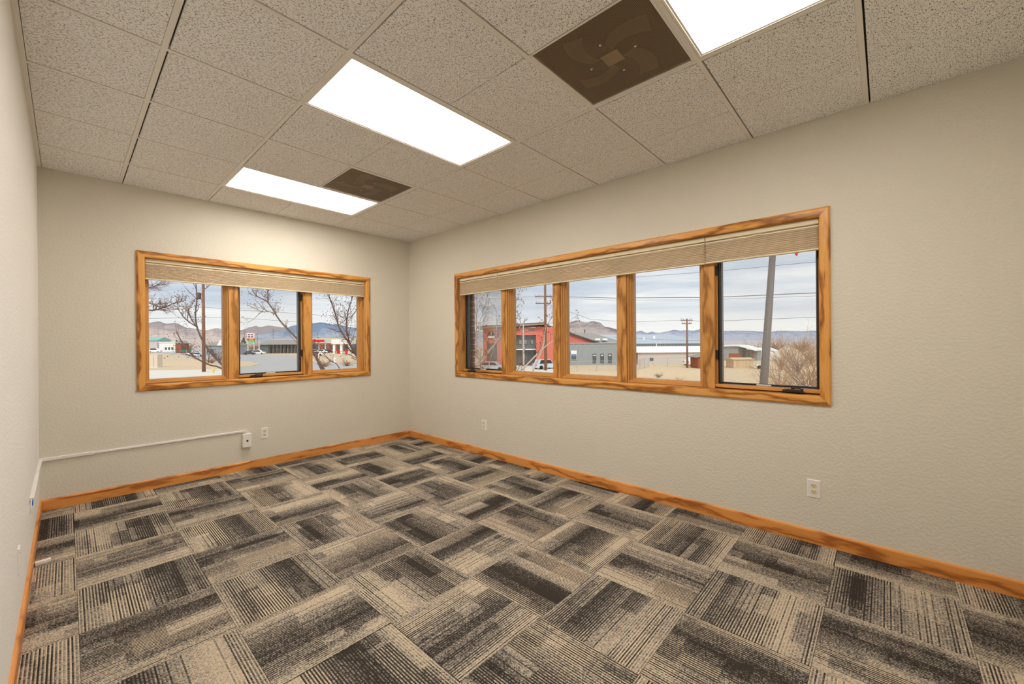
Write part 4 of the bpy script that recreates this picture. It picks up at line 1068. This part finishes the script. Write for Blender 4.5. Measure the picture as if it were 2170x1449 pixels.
lamp_post(545, 190, 708, 'thin post just right of the gas price sign')

# ---- cars
M_CARGLASS = plain('car_glass', (0.03, 0.035, 0.04, 1), 0.1, 0.6)
def car(M, mt, label, L=4.5, hh=1.5, suv=False):
    t_ = empty('parked_car', M, label, 'car', 'parked cars'); w_ = 1.75
    b = .62 * hh if not suv else .58 * hh
    body = [(-L / 2, .35), (-L / 2 + .1, .25), (L / 2 - .1, .25), (L / 2, .38), (L / 2 - .03, b * .86), (L / 2 - .15, b), (-L / 2 + .2, b), (-L / 2 + .03, b * .9)]
    MB().prism(body, -w_ / 2, w_ / 2, 'y').build('body', mt, M, t_, bevel=.06)
    cab = [(-L * .40, b - .02), (L * .27, b - .02), (L * .13, hh), (-L * (.33 if suv else .26), hh)]
    MB().prism(cab, -w_ / 2 + .1, w_ / 2 - .1, 'y').build('roof', mt, M, t_, bevel=.05)
    gl = [(-L * .36, b + .02), (L * .225, b + .02), (L * .115, hh - .09), (-L * (.31 if suv else .24), hh - .09)]
    MB().prism(gl, -w_ / 2 + .06, w_ / 2 - .06, 'y').build('side_glass', M_CARGLASS, M, t_)
    for sx_ in (-.31, .31):
        for sy_ in (-1, 1):
            MB().lathe([(.22, -.11), (.33, -.10), (.33, .10), (.22, .11)], 14).build('wheel', M_TYRE, M @ T(sx_ * L, sy_ * (w_ / 2 - .08), .33) @ UPR, t_)
    for sy_ in (-.6, .6): MB().box(-L / 2 - .015, sy_ - .14, b * .68, -L / 2 + .05, sy_ + .14, b * .9).build('tail_lamp', M_REDFAS, M, t_)
def at_car(u, d, turn=0.0): return T(*gp(u, d)) @ Matrix.Rotation(-YAW + turn, 4, 'Z')
M_SILVER = plain('silver_car_paint', lin(206, 214, 222), 0.3, 0.5); M_WHITECAR = plain('white_car_paint', lin(246, 246, 246), 0.3, 0.5)
M_DARKCAR = plain('dark_car_paint', lin(70, 72, 76), 0.3, 0.5); M_REDCAR = plain('dark_red_car_paint', lin(130, 50, 48), 0.3, 0.5)
car(at_car(1155, 67.5, .5), M_SILVER, 'silver SUV parked behind the tall pole with two crossarms', 4.3, 1.62, True)
car(at_car(1043, 64, -.2), M_SILVER, 'silver car parked behind the branches in the corner-side pane', 4.5, 1.45)
car(at_car(522, 196, .3), M_WHITECAR, 'white car parked left of the gas price sign posts')
car(at_car(535, 188, .2), M_WHITECAR, 'white car parked under the gas price sign', 4.8, 1.7, True)
car(at_car(548, 176, .1), M_WHITECAR, 'white pickup-sized car between the price sign and the grey service building', 5.2, 1.8, True)
car(at_car(528.5, 171, .4), M_DARKCAR, 'dark car parked among the white cars under the price sign', 4.2, 1.5)
car(at_car(329, 236, .1), M_WHITECAR, 'white van parked left of the low white commercial building', 6.5, 2.4, True)
car(at_car(420, 150, .1), M_SILVER, 'silver car parked just left of the brown utility pole')
car(at_car(412, 158, .3), M_WHITECAR, 'white car parked farther left behind the street sign')
car(at_car(668, 195, .0), M_WHITECAR, 'white car in the back row under the end of the red canopy')
car(at_car(683, 193, .1), M_WHITECAR, 'white car in the back row right of the red canopy end')
car(at_car(691, 198, .2), M_DARKCAR, 'dark car in front of the brick store')
car(at_car(698, 196, .1), M_REDCAR, 'dark red car in front of the brick store')
car(at_car(671, 150, .2), M_WHITECAR, 'nearest white car in the right pane of the three-pane window', 4.6, 1.5)
car(at_car(1470.5, 74, .3), M_WHITECAR, 'small white car beside the red-brown shed', 3.6, 1.5)

# ---- trees
def limb(mb, p, d, L, r, lev, rng, spread, up=.15, sides=4, buds=None):
    pts = [p.copy()]; rr = [r]; n = 4; dd = d.normalized()
    for i in range(n):
        dd = (dd + Vector((rng.uniform(-1, 1), rng.uniform(-1, 1), rng.uniform(-1, 1) + up)) * .22).normalized()
        pts.append(pts[-1] + dd * (L / n)); rr.append(r * (1 - .7 * (i + 1) / n))
    mb.tube(pts, rr, sides, False)
    if lev > 0:
        for k in range(rng.randint(2, 4)):
            i = rng.randint(1, n); q = pts[i]
            nd = (dd + Vector((rng.uniform(-1, 1), rng.uniform(-1, 1), rng.uniform(-1, 1))) * spread).normalized()
            limb(mb, q, nd, L * rng.uniform(.4, .68), rr[i] * .72, lev - 1, rng, spread, up, 3, buds)
    elif buds is not None: buds.append(pts[-1])
def stem_tree(name, label, stems, root, seed, bark=M_BARK, twig=M_TWIG, twigs=10, tl=.45, bud=0.0, group='bare trees close outside'):
    """stems: lists of (u, v, depth, radius) from the thick end outward; each is joined to the root"""
    rng = random.Random(seed); base = gp(*root[:2]); M = T(*base)
    t_ = empty(name, M, label, 'tree', group)
    fork = base + Vector((0, 0, root[2]))
    MB().tube([Vector((0, 0, -.1)), Vector((.02, .03, root[2] * .5)), fork - base], [root[3], root[3] * .85, root[3] * .75], 10).build('trunk', bark, M, t_, smooth=True)
    for st in stems:
        ntw = twigs
        if isinstance(st, tuple): st, ntw = st
        P = [at(u, v, d) - base for (u, v, d, r) in st]; R = [r for *_, r in st]
        lead = [fork - base, (fork - base).lerp(P[0], .5) + Vector((0, 0, -.1))] if st[0][1] > 735 else []
        pts = lead + P; rad = [root[3] * .6, R[0] * 1.25][:len(lead)] + R
        # smooth
        fine = []; fr = []
        for a in range(len(pts) - 1):
            p0 = pts[max(a - 1, 0)]; p1 = pts[a]; p2 = pts[a + 1]; p3 = pts[min(a + 2, len(pts) - 1)]
            for s_ in range(4):
                k = s_ / 4
                fine.append(.5 * ((2 * p1) + (p2 - p0) * k + (2 * p0 - 5 * p1 + 4 * p2 - p3) * k * k + (3 * p1 - p0 - 3 * p2 + p3) * k ** 3)); fr.append(rad[a] + (rad[a + 1] - rad[a]) * k)
        fine.append(pts[-1]); fr.append(rad[-1])
        br = MB().tube(fine, fr, 7).build('branch', bark, M, t_, smooth=True)
        mb = MB(); buds = []; i0 = len(lead) * 4
        for k in range(ntw):
            i = rng.randint(min(i0, len(fine) - 2), len(fine) - 1); p = fine[i]
            d = (fine[min(i + 1, len(fine) - 1)] - fine[max(i - 1, 0)]).normalized()
            nd = (d * .8 + Vector((rng.uniform(-1, 1), rng.uniform(-1, 1), rng.uniform(-.5, 1))) * .9)
            limb(mb, p, nd, tl * rng.uniform(.5, 1.2), max(.006, fr[i] * .55), 2, rng, .9, .2, 4, buds)
        if bud:
            for b in buds:
                if rng.random() < .7: mb.lathe([(.001, -bud), (bud, 0), (.001, bud)], 5, tuple(b))
        tw = mb.build('twigs', twig, M, br); tw['kind'] = 'stuff'
    return t_
stem_tree('bare_tree', 'bare crabapple tree whose stems cross the left pane of the three-pane window',
    [[(500, 800, 9.5, .03), (474, 776, 9.5, .024), (442, 741, 9.6, .022), (422, 706, 9.7, .019), (414, 672, 9.8, .017), (417, 634, 9.9, .014), (415, 600, 10, .011)],
     [(480, 792, 9.4, .020), (441, 772, 9.4, .017), (409, 754, 9.4, .014), (388, 728, 9.4, .012), (373, 702, 9.5, .010)],
     [(416, 692, 9.7, .013), (392, 675, 9.6, .010), (376, 652, 9.6, .007)],
     [(414, 690, 9.7, .010), (402, 670, 9.8, .008), (398, 652, 9.8, .006)]], (560, 9.6, 1.6, .11), 21, twigs=9, tl=.40, bud=.012)
stem_tree('bare_tree', 'bare tree whose single stem slants across the middle pane of the three-pane window',
    [[(672, 760, 9.0, .028), (648, 738, 9.0, .024), (628, 716, 9.0, .021), (593, 679, 9.0, .017), (569, 642, 9.1, .014), (544, 627, 9.1, .010), (534, 612, 9.1, .007)],
     [(569, 640, 9.1, .010), (566, 622, 9.1, .007), (572, 606, 9.1, .005)],
     [(586, 668, 9.0, .008), (570, 660, 9.0, .006), (552, 662, 9.0, .004)]], (780, 9.4, 1.5, .12), 22, twigs=11, tl=.36, bud=.010)
stem_tree('bare_tree', 'dense bare tree filling the right pane of the three-pane window',
    [[(775, 780, 10.5, .030), (757, 756, 10.5, .026), (738, 724, 10.6, .023), (720, 697, 10.7, .020), (710, 664, 10.8, .017), (698, 629, 10.9, .012), (690, 605, 11, .008)],
     [(742, 730, 10.5, .018), (734, 694, 10.5, .016), (737, 662, 10.6, .013), (746, 632, 10.7, .010), (752, 610, 10.8, .007)],
     ([(692, 790, 8.5, .016), (676, 766, 8.5, .014), (661, 744, 8.5, .011)], 2),
     ([(722, 785, 8.5, .009), (700, 764, 8.5, .008), (680, 743, 8.5, .006)], 2)], (800, 10.4, 1.6, .13), 23, twigs=34, tl=.5, bud=.012)
stem_tree('pine_bough_tree', 'feathery conifer boughs reaching in at the upper left of the three-pane window',
    [[(270, 640, 13, .03), (316, 657, 13, .024), (345, 652, 13, .018), (370, 642, 13, .012), (394, 636, 13, .006)],
     [(270, 600, 13, .025), (305, 610, 13, .018), (338, 604, 13, .008)],
     [(270, 612, 13, .025), (300, 632, 13, .018), (325, 646, 13, .012), (360, 655, 13, .006)]], (240, 13, 4.5, .16), 24, twigs=38, tl=.42)
stem_tree('pale_birch', 'pale-barked bare tree in the corner-side pane of the five-pane window',
    [[(1020, 800, 15, .035), (1017, 763, 15, .030), (1011, 720, 15, .026), (1010, 690, 15.1, .02), (1011, 650, 15.2, .014), (1010, 625, 15.3, .008)],
     [(1018, 745, 15, .02), (1016, 690, 15.2, .018), (1023, 664, 15.3, .014), (1029, 640, 15.4, .010), (1034, 622, 15.4, .006)],
     [(1032, 790, 15, .022), (1040, 758, 15, .019), (1050, 717, 15, .016), (1053, 680, 15.1, .012), (1053, 652, 15.2, .006)]], (1024, 15, 2.2, .10), 25, M_PALEBARK, M_TWIG, twigs=16, tl=.55, bud=.018)
stem_tree('slanting_bare_tree', 'bare tree with slanting grey limbs in front of the red building doors',
    [[(996, 800, 11, .028), (1012, 777, 11, .025), (1034, 748, 11.1, .021), (1056, 719, 11.2, .016), (1070, 700, 11.2, .010)],
     [(985, 800, 11, .020), (1004, 778, 11, .018), (1028, 750, 11.1, .014), (1050, 727, 11.2, .010)],
     [(1085, 802, 12, .030), (1105, 784, 12, .026), (1149, 740, 12.2, .021), (1172, 722, 12.3, .017), (1200, 700, 12.5, .012), (1212, 675, 12.5, .008)],
     [(1148, 742, 12.2, .024), (1153, 712, 12.2, .022), (1159, 690, 12.2, .018), (1170, 672, 12.3, .012), (1182, 650, 12.3, .007)],
     [(1075, 715, 12, .014), (1089, 703, 12, .012), (1101, 694, 12.1, .009), (1104, 676, 12.1, .006)],
     [(1085, 690, 12, .012), (1092, 660, 12, .009), (1094, 634, 12.1, .006)]], (1040, 11.6, 1.3, .12), 26, M_PALEBARK, M_TWIG, twigs=9, tl=.42, bud=.018)
stem_tree('young_white_trunk', 'straight thin pale trunk before the grey windows of the red building',
    [[(1110, 784, 20, .055), (1109.5, 740, 20, .05), (1109, 700, 20, .04), (1109.5, 680, 20, .02)]], (1110, 20, 1.2, .07), 27, M_PALEBARK, M_TWIG, twigs=5, tl=.5)

def scrub(u, d, h, w_, label, mt, seed, n=26):
    rng = random.Random(seed); base = gp(u, d); M = T(*base); t_ = empty('scrub_bush', M, label, 'bush', 'bare scrub outside')
    mb = MB().tube([(0, 0, -.1), (0, 0, h * .25)], [.06, .05], 6); mb.build('stem', M_BUSHGREY, M, t_)
    mb = MB()
    for k in range(n):
        a = rng.uniform(0, 6.28); d_ = Vector((math.cos(a) * w_ / h, math.sin(a) * w_ / h, rng.uniform(.5, 1.2)))
        limb(mb, Vector((rng.uniform(-.1, .1) * w_, rng.uniform(-.1, .1) * w_, rng.uniform(0, h * .2))), d_, h * rng.uniform(.5, .85), max(.022 * h / 2.5, d * .00075), 2, rng, .8, .2, 3)
    b = mb.build('twigs', mt, M, t_); b['kind'] = 'stuff'
scr = [(1650, 30, 3.6, 2.2, 'straw-coloured bare bush just right of the leaning pole', M_BUSH), (1676, 26, 3.0, 1.8, 'low straw-coloured bush in the middle of the near-end pane', M_BUSH), (1705, 32, 4.2, 2.6, 'tall tangled grey bush near the right edge of the near-end pane', M_BUSHGREY),
       (1730, 30, 4.6, 2.4, 'tall straw-coloured bush at the right edge of the near-end pane', M_BUSH), (1690, 52, 4.8, 3.2, 'wide grey thicket behind the nearer bushes', M_BUSHGREY), (1655, 60, 4.6, 3.4, 'wide straw-coloured thicket beyond the leaning pole', M_BUSH),
       (1720, 70, 5.6, 4.0, 'far brown thicket at the right edge of the near-end pane', M_BUSH), (1600, 118, 5.0, 4.2, 'reddish distant thicket between white roof and leaning pole', M_BUSH), (1560, 33, .9, .9, 'small tuft of dry brush in the lower left of the near-end pane', M_BUSH),
       (1395, 50, .8, .9, 'low grey sage clump in the dry grass', M_BUSHGREY), (1440, 44, .7, .9, 'low pale sage clump left of the slender pole', M_BUSH)]
for i, (u, d, h, w_, lb, mt_) in enumerate(scr): scrub(u, d, h, w_, lb, mt_, 40 + i, 22 if h > 2 else 14)
scrub(690, 78, 1.6, 2.6, 'low rust-brown hedge on the verge in the right pane of the three-pane window', M_BUSH, 61, 24)
scrub(735, 80, 1.7, 2.4, 'low straw-brown hedge at the right edge of the three-pane window', M_BUSH, 62, 24)
scrub(448, 96, 2.0, 2.4, 'tangled brown brush right behind the brown utility pole', M_BUSH, 63, 24)
scrub(465, 110, 2.4, 2.6, 'brown brush in front of the grey gabled house', M_BUSHGREY, 64, 22)

def conifer(u, d, h, w_, label, seed, mt=None):
    rng = random.Random(seed); base = gp(u, d); M = T(*base); t_ = empty('evergreen_tree', M, label, 'tree', 'distant evergreens')
    MB().tube([(0, 0, 0), (0, 0, h * .4)], [.16, .12], 6).build('trunk', M_POLE, M, t_)
    mb = MB(); n = 190
    for k in range(n):
        z = rng.uniform(.1, 1) ** .8; r = w_ * (1 - z) * rng.uniform(.5, 1.05) + .08; a = rng.uniform(0, 6.28)
        c = Vector((r * math.cos(a), r * math.sin(a), z * h)); s_ = h * .055
        o1 = Vector((rng.uniform(-1, 1), rng.uniform(-1, 1), rng.uniform(-1, .4))) * s_; o2 = Vector((rng.uniform(-1, 1), rng.uniform(-1, 1), rng.uniform(-.6, .6))) * s_
        mb.add([c - o1, c + o2, c + o1, c - o2], [(0, 1, 2, 3)])
    f_ = mb.build('foliage', mt or M_GREENTREE, M, t_); f_['kind'] = 'stuff'
conifer(516, 200, 7.5, 3.2, 'round olive evergreen left of the gas price sign', 71)
conifer(356, 330, 9, 3.5, 'small dark evergreen above the low white commercial building', 72)
conifer(322, 335, 9, 3.2, 'leftmost dark evergreen above the pale teal roof', 73)
conifer(334, 350, 9.5, 3.0, 'dark evergreen right of the leftmost one above the pale teal roof', 74)
conifer(374, 330, 8, 3.2, 'small dark evergreen behind the brown gabled outbuilding', 75)
for i, (u, d, h, w_, lb) in enumerate([(400, 240, 6.5, 5.5, 'bare brown thicket in front of the tan hills left of the utility pole'), (455, 300, 8, 6, 'bare distant thicket behind the grey gabled house'), (537, 215, 5.5, 4, 'brown thicket behind the gas price sign'), (1640, 160, 7, 9, 'distant brown tree line right behind the leaning pole'), (1700, 150, 6.5, 9, 'distant brown tree line behind the scrub at the right')]):
    scrub(u, d, h, w_, lb, M_BUSH, 80 + i, 36)

# brick pilaster of this building, seen edge-on at the corner end of the long window
M = T(TH + .012, -1.108, .3)
t_ = empty('brick_pilaster', M, 'narrow brick pilaster outside the corner end of the five-pane window', 'pilaster')
MB().box(0, 0, 0, .02, .10, 2.2).build('mortar', M_WALK, M, t_)
for i in range(29):
    MB().box(0, 0, 0, .026, .108, .065).build('brick', M_BRICK, M @ T(0, -.004, i * .0755), t_)
